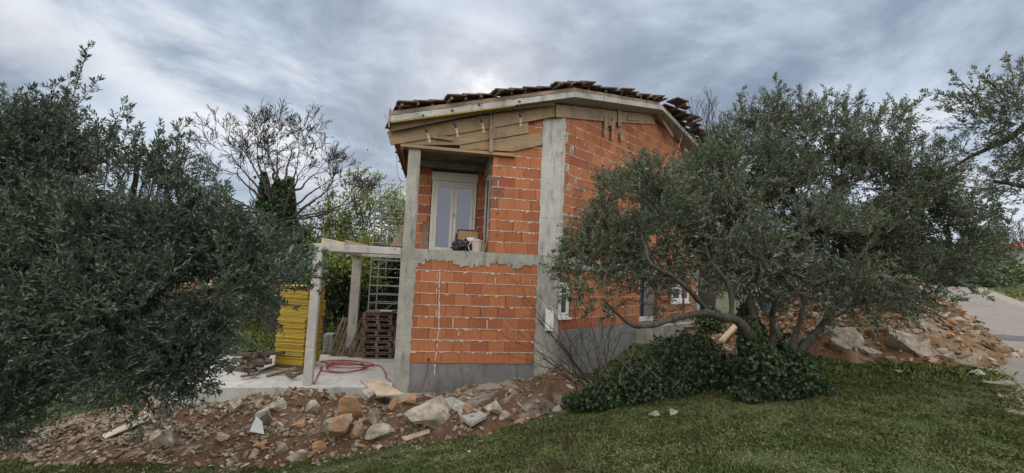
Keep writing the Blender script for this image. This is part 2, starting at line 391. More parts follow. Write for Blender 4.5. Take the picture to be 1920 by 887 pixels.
def m_ground(t):
    n = t.noise(t.pos, .35, 6, .6); n2 = t.noise(t.pos, 7, 6, .7)
    c = t.mix(t.ramp(n, .4, .6), (.045, .060, .020), (.060, .078, .025))
    c = t.mix(t.math('MULTIPLY', t.ramp(n2, .45, .75), .6), c, (.075, .065, .03))
    c = t.mix(t.math('MULTIPLY', t.ramp(t.noise(t.pos, .9, 5, .6), .50, .64), .6), c, (.070, .054, .032))
    setc(t, c); t.b.inputs['Roughness'].default_value = 1; bump(t, n2, .9, .04)
mat('ground', m_ground)
def m_grass(t):
    tf = tintf(t); c = t.mix(t.ramp(tf, 0, .6), (.115, .175, .042), (.25, .31, .10)); c = t.mix(t.ramp(tf, .60, .85), c, (.30, .27, .145)); setc(t, c)
    t.b.inputs['Roughness'].default_value = .6
mat('grass', m_grass)
def m_asph(t):
    n = t.noise(t.pos, 1.1, 5, .6); f2 = t.noise(t.pos, 60, 3, .7); c = t.mix(n, (.175, .158, .142), (.22, .20, .18)); c = t.mix(t.math('MULTIPLY', t.ramp(f2, .5, .7), .35), c, (.12, .105, .09)); cr = t.node('ShaderNodeTexVoronoi', feature='DISTANCE_TO_EDGE'); t.l.new(t.mapping(t.pos, scale=(.55, .55, .55)), cr.inputs['Vector']); cr.inputs['Scale'].default_value = 1.2; c = t.mix(t.math('MULTIPLY', t.math('SUBTRACT', 1, t.ramp(cr.outputs['Distance'], .004, .014)), .6), c, (.07, .06, .05)); g_ = t.noise(t.pos, .5, 6, .65); c = t.mix(t.math('MULTIPLY', t.ramp(g_, .5, .66), .5), c, (.16, .12, .085)); setc(t, c); bump(t, f2, .4, .01)
mat('road', m_asph)
mat('road_edge', flat((.25, .21, .17), .95, 0, .25, 3))
mat('asphalt_patch', flat((.075, .078, .085), .9, 0, .3, 6))
mat('haze', lambda t: None)

# ------------------------------------------------------------------ ground
def build_ground():
    n = 420; k = 5.6
    u = np.linspace(-1, 1, n); g = np.sinh(k*u)/math.sinh(k)*900
    V = []; 
    for j in range(n):
        for i in range(n): x = g[i]; y = g[j]+6; V.append((x, y, ground(x, y)))
    Fc = [(j*n+i, j*n+i+1, (j+1)*n+i+1, (j+1)*n+i) for j in range(n-1) for i in range(n-1)]
    me = bpy.data.meshes.new('ground'); me.from_pydata(V, [], Fc); me.update()
    o = link('ground', me, MATS['ground'], smooth=True); tag(o, kind='structure')
build_ground()
def AL(a, l, dz=0): p = ALO*a+LAT*l; return Vector((p.x, p.y, ground(p.x, p.y)+dz))
def strip(name, l0f, l1f, a0, a1, dz, m, na=90, nl=8):
    mb = MB(); P = []
    for i in range(na+1):
        a = a0+(a1-a0)*(i/na)**1.5
        P.append([AL(a, l0f(a)+(l1f(a)-l0f(a))*j/nl, dz) for j in range(nl+1)])
    for i in range(na):
        for j in range(nl): mb.quad(P[i][j], P[i][j+1], P[i+1][j+1], P[i+1][j])
    o = mb.build(name, m, smooth=True); return tag(o, kind='structure')
wob = lambda a, s, k: k*mnoise.noise(Vector((a*.7, s, 0)))+k*.5*mnoise.noise(Vector((a*2.3, s, 5)))
strip('road_verge', lambda a: .85+wob(a, 1, .2), lambda a: 4.7+wob(a, 2, .25), -8, 110, .010, MATS['road_edge'])
strip('road', lambda a: 1.2+wob(a, 3, .12), lambda a: 4.0+wob(a, 4, .12), -8, 110, .020, MATS['road'])
strip('road_patch', lambda a: 1.25+wob(a, 3, .1), lambda a: 3.95, 16.6, 17.9, .028, MATS['asphalt_patch'], 6)

# ------------------------------------------------------------------ terrace slab
TZ = -.75
mb = MB(); mb.fbox(F1, -4.5, -.003, -3.5, .22, -1.9, TZ); o = mb.build('terrace', MATS['concrete_pale'], bevel=.015); tag(o, kind='structure')
mb = MB(); mb.fbox(F1, 0.003, .9, .003, .55, -1.9, -.93); o = mb.build('concrete_apron', MATS['concrete']); tag(o, kind='structure')

# ------------------------------------------------------------------ house
house = empty('brick_house', F1(0, 0, -.8), 'unfinished two storey house of orange hollow bricks and grey concrete frame', 'house')
# roof planes
n1v, n2v = F1.n, F2.n; OH = .45
# corner of the two verge lines
def lineint(p, d, q, e):
    t = ((q-p).x*e.y-(q-p).y*e.x)/(d.x*e.y-d.y*e.x); return p+d*t
V1 = F1(-.38, OH, 0).xy; V2 = lineint(Lp+n1v*OH, e1, Cp+n2v*OH, e2); R0 = F2(4.25, OH, 0).xy; D0 = F2(7.03, OH, 0).xy
zV1, zV2, zR0, zD0 = 4.92, 5.93, 6.96, 6.46
A = np.array([[V1.x, V1.y, 1], [V2.x, V2.y, 1], [R0.x, R0.y, 1]]); ga = np.linalg.solve(A, np.array([zV1, zV2, zR0]))
gdirA = Vector((ga[0], ga[1])).normalized(); rdir = Vector((-gdirA.y, gdirA.x)); 
if rdir.y < 0: rdir = -rdir
R1 = R0+rdir; Bm = np.array([[R0.x, R0.y, 1], [R1.x, R1.y, 1], [D0.x, D0.y, 1]]); gb = np.linalg.solve(Bm, np.array([zR0, zR0, zD0]))
def zA(p): return ga[0]*p.x+ga[1]*p.y+ga[2]
def zB(p): return gb[0]*p.x+gb[1]*p.y+gb[2]
def zR(p): return min(zA(p), zB(p))
b1 = -n1v
D1 = F2(9.3, OH, 0).xy; TH = .13
polyA = [V1, V2, R0, R0+rdir*7.5, V1+b1*7.5]; polyB = [R0, D1, D1+rdir*7.5, R0+rdir*7.5]
mb = MB()
for poly, zf in ((polyA, zA), (polyB, zB)):
    mb.prism([Vector((p.x, p.y, zf(p)-TH)) for p in poly], (0, 0, TH))
roof = mb.build('roof_slab', MATS['concrete_soffit'], house)
# pale fascia edge strip, 3 mm proud of the slab edge
mb = MB()
def fascia(F, a0, a1, zf):
    N = max(2, int((a1-a0)/.12)); 
    for i in range(N):
        s0 = a0+(a1-a0)*i/N; s1 = a0+(a1-a0)*(i+1)/N
        z0, z1 = zf(F(s0, OH, 0).xy), zf(F(s1, OH, 0).xy); j = random.uniform(-.012, .006)
        mb.fbox(F, s0, s1, OH+.003, OH+.012, z0-TH-.004, z0+j, z1b=z1+j, z0b=z1-TH-.004)
sV2 = (V2-Lp).dot(e1); lV2 = (V2-Cp).dot(e2)
fascia(F1, -.38, sV2, zA); fascia(F2, lV2, 4.25, zA); fascia(F2, 4.25, 9.3, zB)
mb.build('fascia', MATS['concrete_pale'], roof)
# wood strip on top of the slab edge
mb = MB()
for F, a0, a1, zf in ((F1, -.42, 1.0, zA), (F1, 1.01, sV2, zA), (F2, lV2, 2.0, zA), (F2, 2.01, 4.1, zA)):
    g0, g1 = F(a0, OH-.05, 0), F(a1, OH-.05, 0)
    mb.fbox(F, a0, a1, OH-.09, OH-.005, zf(g0.xy)+.012, zf(g0.xy)+.095, z1b=zf(g1.xy)+.095, z0b=zf(g1.xy)+.012)
mb.build('edge_board', MATS['wood_grey'], roof)
mb = MB(); q0, q1 = V1, V1+b1*7.3; z0_, z1_ = zA(q0)-TH, zA(q1)-TH; ex = Vector((e1.x, e1.y, 0))*.03
mb.hexa([Vector((q0.x, q0.y, z0_-.12))-ex, Vector((q1.x, q1.y, z1_-.12))-ex, Vector((q1.x, q1.y, z1_-.12))-ex*.1, Vector((q0.x, q0.y, z0_-.12))-ex*.1, Vector((q0.x, q0.y, z0_+.3))-ex, Vector((q1.x, q1.y, z1_+.3))-ex, Vector((q1.x, q1.y, z1_+.3))-ex*.1, Vector((q0.x, q0.y, z0_+.3))-ex*.1]); mb.build('eave_board', MATS['wood'], roof)
# tiles: laid in rows parallel to the ridge
def inside(p, poly):
    c = False; n = len(poly)
    for i in range(n):
        a, b = poly[i], poly[(i+1) % n]
        if (a.y > p.y) != (b.y > p.y) and p.x < (b.x-a.x)*(p.y-a.y)/(b.y-a.y)+a.x: c = not c
    return c
def grow(poly, d):
    c = sum(poly, Vector((0, 0)))/len(poly); return [p+(p-c).normalized()*d for p in poly]
tb = MB(); bt = MB()
gB = Vector((gb[0], gb[1])).normalized()
for poly, zf, gd, nrow in ((polyA, zA, -gdirA, 24), (polyB, zB, -gB, 16)):
    rd = rdir; base = R0
    pg = grow(poly, .10) if poly is polyA else [poly[0]+n2v*.42, poly[1]+n2v*.34, poly[2], poly[3]]
    for i in range(nrow):
        js = [j for j in range(-26, 60) if inside(base+gd*(.12+i*.33)+rd*(j*.24), pg)]
        if not js: continue
        for j in js:
            edge = j < min(js)+2
            c = base+gd*(.10+i*.33)+rd*(j*.24+(random.uniform(-.06, .02) if edge else 0))
            x = rd*.235; y = gd*.43
            zt = lambda p: zf(p)+.16
            p0 = c-x/2-y/2; p1 = c+x/2-y/2; p2 = c+x/2+y/2; p3 = c-x/2+y/2
            jl = random.uniform(-.008, .012)+(random.uniform(0, .05) if (edge and poly is polyB) else 0)
            lo, hi_ = 0.0+jl, .042+jl
            P = [Vector((q.x, q.y, zt(q)+o_)) for q, o_ in ((p0, lo), (p1, lo), (p2, hi_), (p3, hi_))]
            tb.hexa(P+[q+Vector((0, 0, .028)) for q in P], random.random())
            # raised roll along one side of the tile
            r0, r1, r2, r3 = c+x*.28-y/2, c+x*.5-y/2, c+x*.5+y/2, c+x*.28+y/2
            P = [Vector((q.x, q.y, zt(q)+o_+.03)) for q, o_ in ((r0, lo), (r1, lo), (r2, hi_), (r3, hi_))]
            tb.hexa(P+[q+Vector((0, 0, .022)) for q in P], random.random())
        a = base+gd*(.10+i*.33+.12)+rd*(min(js)*.24-random.choice([.05, .1, .18, .3]))
        b = base+gd*(.10+i*.33+.12)+rd*(max(js)*.24)
        bt.bar(Vector((a.x, a.y, zf(a)+.13)), Vector((b.x, b.y, zf(b)+.13)), .05, .045)
tb.build('roof_tiles', MATS['tile'], roof); bt.build('batten', MATS['wood_dark'], roof)

# --- brickwork
def topf(F): return lambda a: zR(F(a, 0, 0).xy)-TH-.01
def brickwork(F, s0, s1, z0, ztop, holes=(), depth=.12, name='brick_wall', m='brick', course=.25, off=0, phase=0, vj=True, parent=house, mort=True):
    tp = ztop if callable(ztop) else (lambda a: ztop)
    br = MB(); mo = MB(); k = 0; zmax = max(tp(s0), tp(s1), tp((s0+s1)/2), max(tp(s0+(s1-s0)*i/20) for i in range(21)))
    def cuts(a, b, za, zb):
        segs = [(a, b)]
        for (h0, h1, y0, y1) in holes:
            if zb <= y0+.03 or za >= y1-.03: continue
            ns = []
            for (p, q) in segs:
                if q <= h0 or p >= h1: ns.append((p, q)); continue
                if p < h0: ns.append((p, h0))
                if q > h1: ns.append((h1, q))
            segs = ns
        return segs
    z = z0
    while z < zmax-.02:
        x = s0-random.random()*.1-(.19 if (k+phase) % 2 else 0)
        while x < s1:
            L_ = .372
            a, b = max(x, s0), min(x+L_, s1)
            if b-a > .02:
                for (p, q) in cuts(a, b, z, z+course):
                    if q-p < .015: continue
                    N = 2 if callable(ztop) else 1
                    zt0, zt1 = min(z+course-.011, tp(p)), min(z+course-.011, tp(q))
                    if max(zt0, zt1) <= z+.02: continue
                    zt0 = max(zt0, z+.004); zt1 = max(zt1, z+.004)
                    d = off+random.uniform(-.004, .004)
                    br.fbox(F, p+.0015, q-.0015, d-depth, d, z+.004, zt0, random.random(), z1b=zt1)
            x += L_+(.004 if random.random() < .9 else .02)
        # mortar bed
        if mort and k > 0:
            for (p, q) in cuts(s0, s1, z-.03, z+.03):
                x = p
                while x < q-.01:
                    st = min(random.uniform(.02, .06), q-x)
                    if tp(x) < z or tp(x+st) < z: x += st; continue
                    if random.random() < .985:
                        hh = random.uniform(.007, .018); dn = random.choice([0, 0, 0, 0, .006, .012, .028]) if random.random() < .5 else 0
                        if m != 'brick': hh *= .8
                        mo.fbox(F, x, x+st+.004, off-.02, off+random.uniform(.003, .012), z-hh*.5-dn, z+hh*.5)
                    x += st
        # ragged vertical smears
        if mort and vj:
            for q_ in range(int((s1-s0)*1.1)):
                if random.random() < .16:
                    x = random.uniform(s0+.05, s1-.05)
                    if not cuts(x, x+.02, z, z+course) or tp(x) < z+.25: continue
                    mo.fbox(F, x, x+random.uniform(.006, .022), off+.001, off+.006, z+random.uniform(0, .12), z+random.uniform(.14, .235))
        z += course; k += 1
    o = br.build(name, MATS[m], parent)
    if mort: mo.build('mortar', MATS['mortar'], o)
    # backing (dark joint) behind bricks
    bk = MB()
    zs = sorted({z0, *[h[2] for h in holes], *[h[3] for h in holes]}|{zmax})
    n = 24; xs = sorted({*[s0+(s1-s0)*i/n for i in range(n+1)], *[h[0] for h in holes], *[h[1] for h in holes]})
    xs = [x for x in xs if s0 <= x <= s1]
    for i in range(len(xs)-1):
        for j in range(len(zs)-1):
            a, b = xs[i], xs[i+1]; c, d = zs[j], zs[j+1]; mx_, mz = (a+b)/2, (c+d)/2
            if any(h[0] <= mx_ <= h[1] and h[2] <= mz <= h[3] for h in holes): continue
            d0, d1 = min(d, tp(a)), min(d, tp(b))
            if max(d0, d1) <= c: continue
            bk.fbox(F, a, b, off-.26, off-.013, c, max(d0, c+.001), z1b=max(d1, c+.001))
    bk.build('wall_core', MATS['joint'], o)
    return o
# face 1 lower and upper
brickwork(F1, .30, 3.07, -.31, 1.955)
brickwork(F1, 1.92, 3.07, 2.15, topf(F1), phase=1)
# right wall: lower + upper
lowholes = [(.08, .52, .72, 1.55), (3.9, 5.05, .3, 1.95), (6.0, 7.45, 1.0, 1.62)]
brickwork(F2, .02, 8.0, .45, 1.855, holes=lowholes, m='brick_b')
brickwork(F2, .02, 8.4, 2.12, topf(F2), holes=[(3.75, 4.5, 3.5, 5.2)], m='brick_b', phase=1)
# ragged columns (edges jittered)
def column(F, a0, a1, z0, z1, o0, o1, m, name='column', jl=.0, jr=.02, top=None, parent=house):
    mb = MB(); N = max(2, int((z1-z0)/.09)); pl = a0; pr = a1
    for i in range(N):
        za, zb = z0+(z1-z0)*i/N, z0+(z1-z0)*(i+1)/N
        nl, nr = a0-random.random()*jl, a1+random.uniform(-.3, 1)*jr
        mb.hexa([F(pl, o0, za), F(pr, o0, za), F(pr, o1, za), F(pl, o1, za), F(nl, o0, zb), F(nr, o0, zb), F(nr, o1, zb), F(nl, o1, zb)])
        pl, pr = nl, nr
    return mb.build(name, m, parent)
column(F1, 0, .31, -1.5, 1.92, -.30, .012, MATS['concrete'], jr=.035)
column(F1, 3.06, WID+.01, -1.5, 1.92, -.30, .012, MATS['concrete'], jl=.02, jr=0)
column(F1, .02, .28, 2.15, 4.45, -.28, .006, MATS['concrete'], jr=.004)
zt = zA(F1(3.3, 0, 0).xy)-TH-.02
column(F1, 3.07, WID+.008, 2.15, zt-.25, -.28, .014, MATS['concrete_pale'], jl=.025, jr=0.)
column(F2, -.01, .12, 2.15, zt-.25, -.28, .012, MATS['concrete_pale'], jl=0, jr=.05)
column(F2, -.01, .06, -1.5, 1.855, -.28, .012, MATS['concrete'], jl=0, jr=.03)
column(F2, 8.01, 8.7, .2, 2.0, -.3, .02, MATS['concrete_pale'], jl=.0, jr=.0)
# basement base, combed render
mb = MB(); mb.fbox(F1, .312, 3.055, -.25, -.012, -1.6, -.315); mb.build('base_wall', MATS['concrete_base'], house)
mb = MB(); mb.fbox(F2, .065, 3.66, -.25, .004, -1.6, .445); mb.fbox(F2, 3.67, 8.0, -.25, .0, -1, .445); mb.build('base_wall', MATS['concrete_base'], house)
# slab band
mb = MB(); mb.fbox(F1, -.004, WID+.012, -.32, .018, 1.93, 2.148); mb.fbox(F2, .0, 8.7, -.32, .018, 1.86, 2.12)
x = -.0
while x < WID:
    st = random.uniform(.03, .08); lo = 1.93-random.uniform(.0, .05)-(.10*max(0, math.sin(x*5.5+.5)) if random.random() < .6 else 0)-(.07 if x < .45 or 1.4 < x < 1.9 else 0)
    if x > 2.4: lo = max(lo, 1.80)
    mb.fbox(F1, x, min(x+st+.002, WID), -.02, .016+random.uniform(-.003, .002), lo, 1.935); x += st
mb.build('floor_band', MATS['concrete'], house)
# white run of lime down the lower wall and patches of mortar on the right wall
mb = MB(); z = 1.72
while z > -.5:
    h = random.uniform(.03, .09); c = .86+.02*math.sin(z*3)
    mb.fbox(F1, c+random.uniform(-.006, .006), c+random.uniform(.012, .034), .006, .010, z-h, z+.003)
    if random.random() < .12: z -= random.uniform(.02, .08)
    if random.random() < .35: mb.fbox(F1, c-.05, c-.05+random.uniform(.008, .02), .006, .009, z-h, z)
    z -= h
for (pu, pv, wd, hh) in ((1061, 257, .16, .2), (1071, 281, .09, .19), (1054, 292, .10, .2), (1063, 315, .07, .18), (1079, 340, .05, .16), (1066, 352, .07, .17)):
    a, zc = F2.pix(pu, pv)
    for q in range(14):
        aa = a+random.uniform(-.5, .5)*wd; z_ = zc+random.uniform(-.5, .5)*hh
        mb.fbox(F2, aa-.03, aa+.03, .004, .014, z_-.03, z_+.03)
for (pu, pv) in ((912, 608), (848, 605)):
    a, zc = F1.pix(pu, pv); mb.fbox(F1, a, a+.025, .006, .012, zc-.1, zc+.1)
mb.build('mortar_patch', MATS['mortar'], house)
# thick mortar bed at the sill line of the right wall upper storey
mb = MB(); x = .1
while x < 3.6:
    st = random.uniform(.05, .12); mb.fbox(F2, x, x+st+.003, .0, .016, 3.12+random.uniform(-.01, .006), 3.16+random.uniform(-.006, .012)); x += st
mb.build('mortar_bed', MATS['mortar'], house)
# --- loggia
RO = -1.75
dL, dzb = F1.pix(800, 470, RO); dR, _ = F1.pix(896, 470, RO); _, dzt = F1.pix(850, 322, RO)
Dl, Dr, Dt = F1.pix(806, 400, RO)[0], F1.pix(893, 400, RO)[0], F1.pix(850, 323, RO)[1]
brickwork(F1, -.02, 1.92, 2.15, Dt+.06, holes=[(Dl, Dr, 2.1, Dt+.02)], off=RO, name='back_wall')
mb = MB(); mb.fbox(F1, -.02, 1.92, RO-.2, RO+.01, Dt+.08, Dt+.42); mb.build('lintel', MATS['concrete'], house)
brickwork(F1, -.02, 1.92, Dt+.42, 4.6, off=RO-.03, name='back_wall_top', vj=False)
mb = MB(); mb.fbox(F1, -.0, 3.3, RO-.25, -.30, 1.9, 2.145); mb.build('loggia_floor', MATS['concrete_pale'], house)
mb = MB(); mb.fbox(F1, -.02, 1.94, RO, -.02, 4.56, 4.66); mb.build('loggia_ceiling', MATS['wood_dark'], house)
FR = Frame(F1(1.92, 0, 0).xy, -n1v)   # return wall, s = depth into the loggia, outward = towards -e1?
sgn = 1 if FR.n.dot(e1) < 0 else -1
def RO_(a, off, z): return FR(a, off*sgn, z)
class FW:
    def __init__(s): pass
    def __call__(s, a, off, z): return RO_(a, off, z)
FRW = FW()
brickwork(FRW, .0, .28, 2.15, 4.5, name='return_wall')
brickwork(FRW, 1.45, 1.75, 2.15, 4.5, name='return_wall')
mb = MB(); mb.fbox(FRW, .28, .45, -.2, .005, 2.15, 4.5); mb.fbox(FRW, .45, 1.45, -.2, .005, 4.15, 4.5); mb.build('lintel', MATS['concrete'], house)
def window(F, a0, a1, z0, z1, off, m='white_frame', sash=1, name='window', fw=.06, box=0, parent=house, sill=False, rail=None):
    mb = MB(); o0, o1 = off-.07, off
    mb.fbox(F, a0, a1, o0, o1, z1-fw, z1); mb.fbox(F, a0, a1, o0, o1, z0, z0+fw)
    mb.fbox(F, a0, a0+fw, o0, o1, z0+fw, z1-fw); mb.fbox(F, a1-fw, a1, o0, o1, z0+fw, z1-fw)
    fr = mb.build(name, MATS[m], parent, bevel=.004)
    if box: b_ = MB(); b_.fbox(F, a0-.02, a1+.02, o0, o1+.03, z1+.004, z1+box); b_.build('shutter_box', MATS[m], fr, bevel=.006)
    wd = (a1-a0-2*fw)/sash
    for k in range(sash):
        x0, x1 = a0+fw+k*wd+.004, a0+fw+(k+1)*wd-.004; s = MB(); f2 = fw*1.05; y0, y1 = z0+fw+.004, z1-fw-.004
        s.fbox(F, x0, x1, o0+.015, o1+.012, y1-f2, y1); s.fbox(F, x0, x1, o0+.015, o1+.012, y0, y0+f2)
        s.fbox(F, x0, x0+f2, o0+.015, o1+.012, y0+f2, y1-f2); s.fbox(F, x1-f2, x1, o0+.015, o1+.012, y0+f2, y1-f2)
        so_ = s.build('sash', MATS[m], fr, bevel=.004)
        g = MB(); g.fbox(F, x0+f2, x1-f2, o0+.035, o1-.018, y0+f2, y1-f2); g.build('pane', MATS['glass'], fr)
        if rail: r_ = MB(); r_.fbox(F, x0+f2, x1-f2, o1-.016, o1+.002, rail, rail+.04); r_.build('rail', MATS[m], fr)
    if sill: b_ = MB(); b_.fbox(F, a0-.04, a1+.04, off-.02, off+.06, z0-.05, z0-.004); b_.build('sill', MATS[m], fr)
    return fr
dr = window(F1, Dl+.02, Dr-.02, 2.152, Dt-.26, RO+.02, 'beige_frame', 2, 'balcony_door', .075, box=.24)
mb = MB(); mb.fbox(F1, (Dl+Dr)/2-.015, (Dl+Dr)/2+.015, RO+.034, RO+.05, 3.10, 3.22); mb.fbox(F1, (Dl+Dr)/2-.01, (Dl+Dr)/2+.10, RO+.05, RO+.062, 3.15, 3.172); mb.build('handle', MATS['steel'], dr)
window(FRW, .5, 1.4, 2.152, 4.14, -.02, 'beige_frame', 1, 'side_door', .07)
window(F2, .09, .51, .73, 1.54, -.02, 'white_frame', 1, 'window', .05, sill=True)
window(F2, 6.02, 7.43, 1.02, 1.60, -.02, 'white_frame', 2, 'window', .06, sill=True)
window(F2, 3.77, 4.48, 3.52, 5.18, -.03, 'white_frame', 1, 'window', .06)
dd = window(F2, 3.92, 5.03, .47, 1.93, -.1, 'white_frame', 2, 'front_door', .07)
mb = MB(); mb.fbox(F2, 4.3, 4.98, -.085, -.075, .62, 1.8); mb.build('protective_film', MATS['film'], dd)
# square anchor holes in the brick jamb
mb = MB()
for v in (315, 357, 400, 441):
    a, z = F1.pix(936-(v-315)*.04, v); mb.fbox(F1, a-.03, a+.03, .0055, .007, z-.025, z+.025)
mb.build('anchor_hole', MATS['joint'], house)
# other walls of the house (seen only from the side)
EB = F2(8.7, 0, 0).xy
mb = MB()
def wallbetween(p, q, z0, th, inward):
    N = 10
    for i in range(N):
        a = p+(q-p)*i/N; b = p+(q-p)*(i+1)/N; n = inward*th
        za, zb = zR(a)-TH-.01, zR(b)-TH-.01
        mb.hexa([Vector((a.x, a.y, z0)), Vector((b.x, b.y, z0)), Vector(((b+n).x, (b+n).y, z0)), Vector(((a+n).x, (a+n).y, z0)),
                 Vector((a.x, a.y, za)), Vector((b.x, b.y, zb)), Vector(((b+n).x, (b+n).y, zb)), Vector(((a+n).x, (a+n).y, za))])
pL0 = F1(.004, -1.96, 0).xy; pL1 = F1(.004, -7.0, 0).xy; pE1 = EB+rdir*6.0
wallbetween(pL0, pL1, 2.15, .25, e1); wallbetween(EB, pE1, -.5, .25, -e2); wallbetween(pE1, pL1, -1.5, .25, -rdir)
mb.build('rear_wall', MATS['brick'], house)
mb = MB(); p0, p1 = F1(.004, -.31, 0).xy, pL1
mb.fbox(F1, .004, .25, -7.0, -.31, -1.4, 1.9); mb.build('side_wall', MATS['joint'], house)
mb = MB(); mb.fbox(F1, .004, 3.2, -7.0, -2.05, 1.9, 2.14); mb.fbox(F1, .3, 3.0, -6.9, -.34, 1.82, 1.88); mb.build('floor_slab', MATS['concrete'], house)

# --- formwork boards under the roof edge, on the wall
def pxboard(F, pts, off, th, m, name='formwork_board', parent=house, tint=.3):
    P = [F(*(lambda s: (s[0], off, s[1]))(F.pix(u, v, off))) for u, v in pts]
    mb = MB(); nn = -F.n*th; mb.prism(P, (nn.x, nn.y, 0), tint); return mb.build(name, MATS[m], parent, bevel=.004)
pxboard(F1, [(725, 247), (880, 221), (1042, 195), (1042, 218), (990, 228), (880, 247), (733, 272)], .12, .03, 'wood')
pxboard(F1, [(752, 266), (990, 226), (992, 249), (860, 272), (756, 271)], .08, .028, 'wood', tint=.45)
pxboard(F1, [(862, 271), (1013, 248), (1018, 271), (962, 284), (862, 279)], .05, .028, 'wood', tint=.6)
pxboard(F1, [(809, 252), (850, 257), (850, 264), (812, 259)], .15, .02, 'wood', tint=.3)
pxboard(F1, [(728, 233), (735, 229), (1038, 183), (1040, 196), (900, 213), (731, 247)], .30, .02, 'wood', tint=.8, name='soffit_board')
pxboard(F2, [(1044, 196), (1154, 208), (1228, 215), (1228, 233), (1150, 229), (1044, 219)], .05, .03, 'wood_b')
pxboard(F2, [(1178, 216), (1200, 218), (1200, 227), (1178, 225)], .08, .02, 'wood_grey')
pxboard(F2, [(1159, 206), (1165, 206), (1166, 237), (1160, 237)], .09, .03, 'wood_b')
for pts in ([(1134, 218), (1140, 219), (1140, 240), (1134, 239)], [(1134, 238), (1137, 238), (1137, 255), (1134, 255)], [(1149, 220), (1155, 224), (1153, 243), (1147, 242)], [(1148, 243), (1152, 243), (1151, 262), (1147, 262)], [(1141, 227), (1148, 227), (1148, 236), (1141, 236)], [(1164, 248), (1170, 246), (1171, 262), (1164, 265)]):
    pxboard(F2, pts, .09, .04, 'wood_grey', 'wood_block')
pxboard(F2, [(1234, 214), (1238, 214), (1264, 254), (1261, 257)], .25, .03, 'wood_b', 'brace')
mb = MB(); mb.fbox(F1, -.16, 2.42, -.14, .10, 4.37, 4.44); mb.build('formwork_beam', MATS['wood'], house, bevel=.004)
mb = MB(); mb.fbox(F1, -.14, -.10, -1.6, .08, 4.3, 4.8); mb.build('formwork_board', MATS['wood_dark'], house)
mb = MB(); P = [F1(-.36, .46, zA(V1)-TH-.028), F1(2.3, .46, zA(F1(2.3, .46, 0).xy)-TH-.028), F1(2.3, .1, zA(F1(2.3, .1, 0).xy)-TH-.028), F1(-.36, .1, zA(F1(-.36, .1, 0).xy)-TH-.028)]
mb.prism(P, (0, 0, .022)); mb.build('formwork_panel', MATS['yellow_edge'], house)
# prop and steel clamps
a, z0 = F1.pix(918, 284, .16); _, z1 = F1.pix(923, 204, .16)
mb = MB(); mb.fbox(F1, a-.01, a+.07, .13, .16, z0, z1-.25); mb.fbox(F1, a-.025, a+.0, .165, .19, z0+.3, z1); mb.fbox(F1, a+.06, a+.085, .165, .19, z0+.3, z1); mb.fbox(F1, a-.03, a+.09, .16, .20, z1-.06, z1+.03)
mb.build('prop', MATS['wood_grey'], house)
for (ut, vt, ub, vb) in ((793, 216, 805, 264), (848, 207, 858, 254), (898, 196, 907, 246), (974, 190, 977, 234)):
    sa, za = F1.pix(ut, vt, .47); sb, zb = F1.pix(ub, vb, .30); c = MB()
    A_, B_ = F1(sa, .475, za), F1(sb, .26, zb)
    off_ = Vector((e1.x, e1.y, 0))*.018
    c.tube([A_-off_, B_-off_], .006, 5); c.tube([A_+off_, B_+off_], .006, 5); c.bar(A_-off_*1.4, A_+off_*1.4, .03, .02)
    cl = c.build('clamp', MATS['dark_steel'], house)
    c = MB(); m1 = A_.lerp(B_, .66); c.bar(m1-off_*.8, B_-off_*.8, .012, .012); c.bar(m1+off_*1.0, B_+off_*1.0, .012, .012); c.bar(B_-off_*1.2, B_+off_*1.3, .012, .02); c.bar(m1.lerp(B_, .5)-off_, m1.lerp(B_, .5)+off_, .012, .015)
    c.build('handle', MATS['white_frame'], cl)
    c = MB(); c.bar(A_.lerp(B_, .5)-off_*1.2, A_.lerp(B_, .66)+off_, .045, .03); c.build('wedge', MATS['black_plastic'], cl)
# hanging wires and cord
def curve_tube(name, pts, r, m, parent=None, n=5, sub=4):
    P = [Vector(p) for p in pts]; Q = []
    for i in range(len(P)-1):
        p0, p1, p2, p3 = P[max(i-1, 0)], P[i], P[i+1], P[min(i+2, len(P)-1)]
        for k in range(sub):
            t = k/sub; Q.append(.5*((2*p1)+(-p0+p2)*t+(2*p0-5*p1+4*p2-p3)*t*t+(-p0+3*p1-3*p2+p3)*t**3))
    Q.append(P[-1]); mb = MB(); mb.tube(Q, r, n); return mb.build(name, m, parent, smooth=True)
curve_tube('wire', [at(745, 275, 9.7), at(744, 305, 9.7), at(747, 330, 9.7), at(755, 341, 9.75), at(764, 338, 9.8)], .005, MATS['wire'], house)
curve_tube('wire', [at(731, 224, 9.4), at(724, 221, 9.4), at(722, 212, 9.35)], .004, MATS['wire'], house)
curve_tube('cord', [at(1287, 222, 14.6), at(1277, 260, 14.6), at(1266, 300, 14.6)], .009, MATS['cord'], house)
# torn plastic in the upper right window
# water tap on lower wall
sa, za = F1.pix(804, 678)
mb = MB(); P = F1(sa, .02, za+.02); mb.tube([P, P+Vector((0, -.06, 0))], .015, 8); mb.bar(P+Vector((0, -.05, .01)), P+Vector((0, -.05, .07)), .03, .02); mb.build('tap', MATS['black_plastic'], house)
tp_ = P
g = ground(tp_.x, tp_.y)
o = curve_tube('hose', [tp_+Vector((0, -.07, 0)), tp_+Vector((-.01, -.10, -.2)), tp_+Vector((-.05, -.12, -.4)), tp_+Vector((-.12, -.2, -.55)), tp_+Vector((-.2, -.3, -.60))], .013, MATS['hose_red'])
tag(o, 'thin red hose hanging from the tap on the lower brick wall', 'hose')

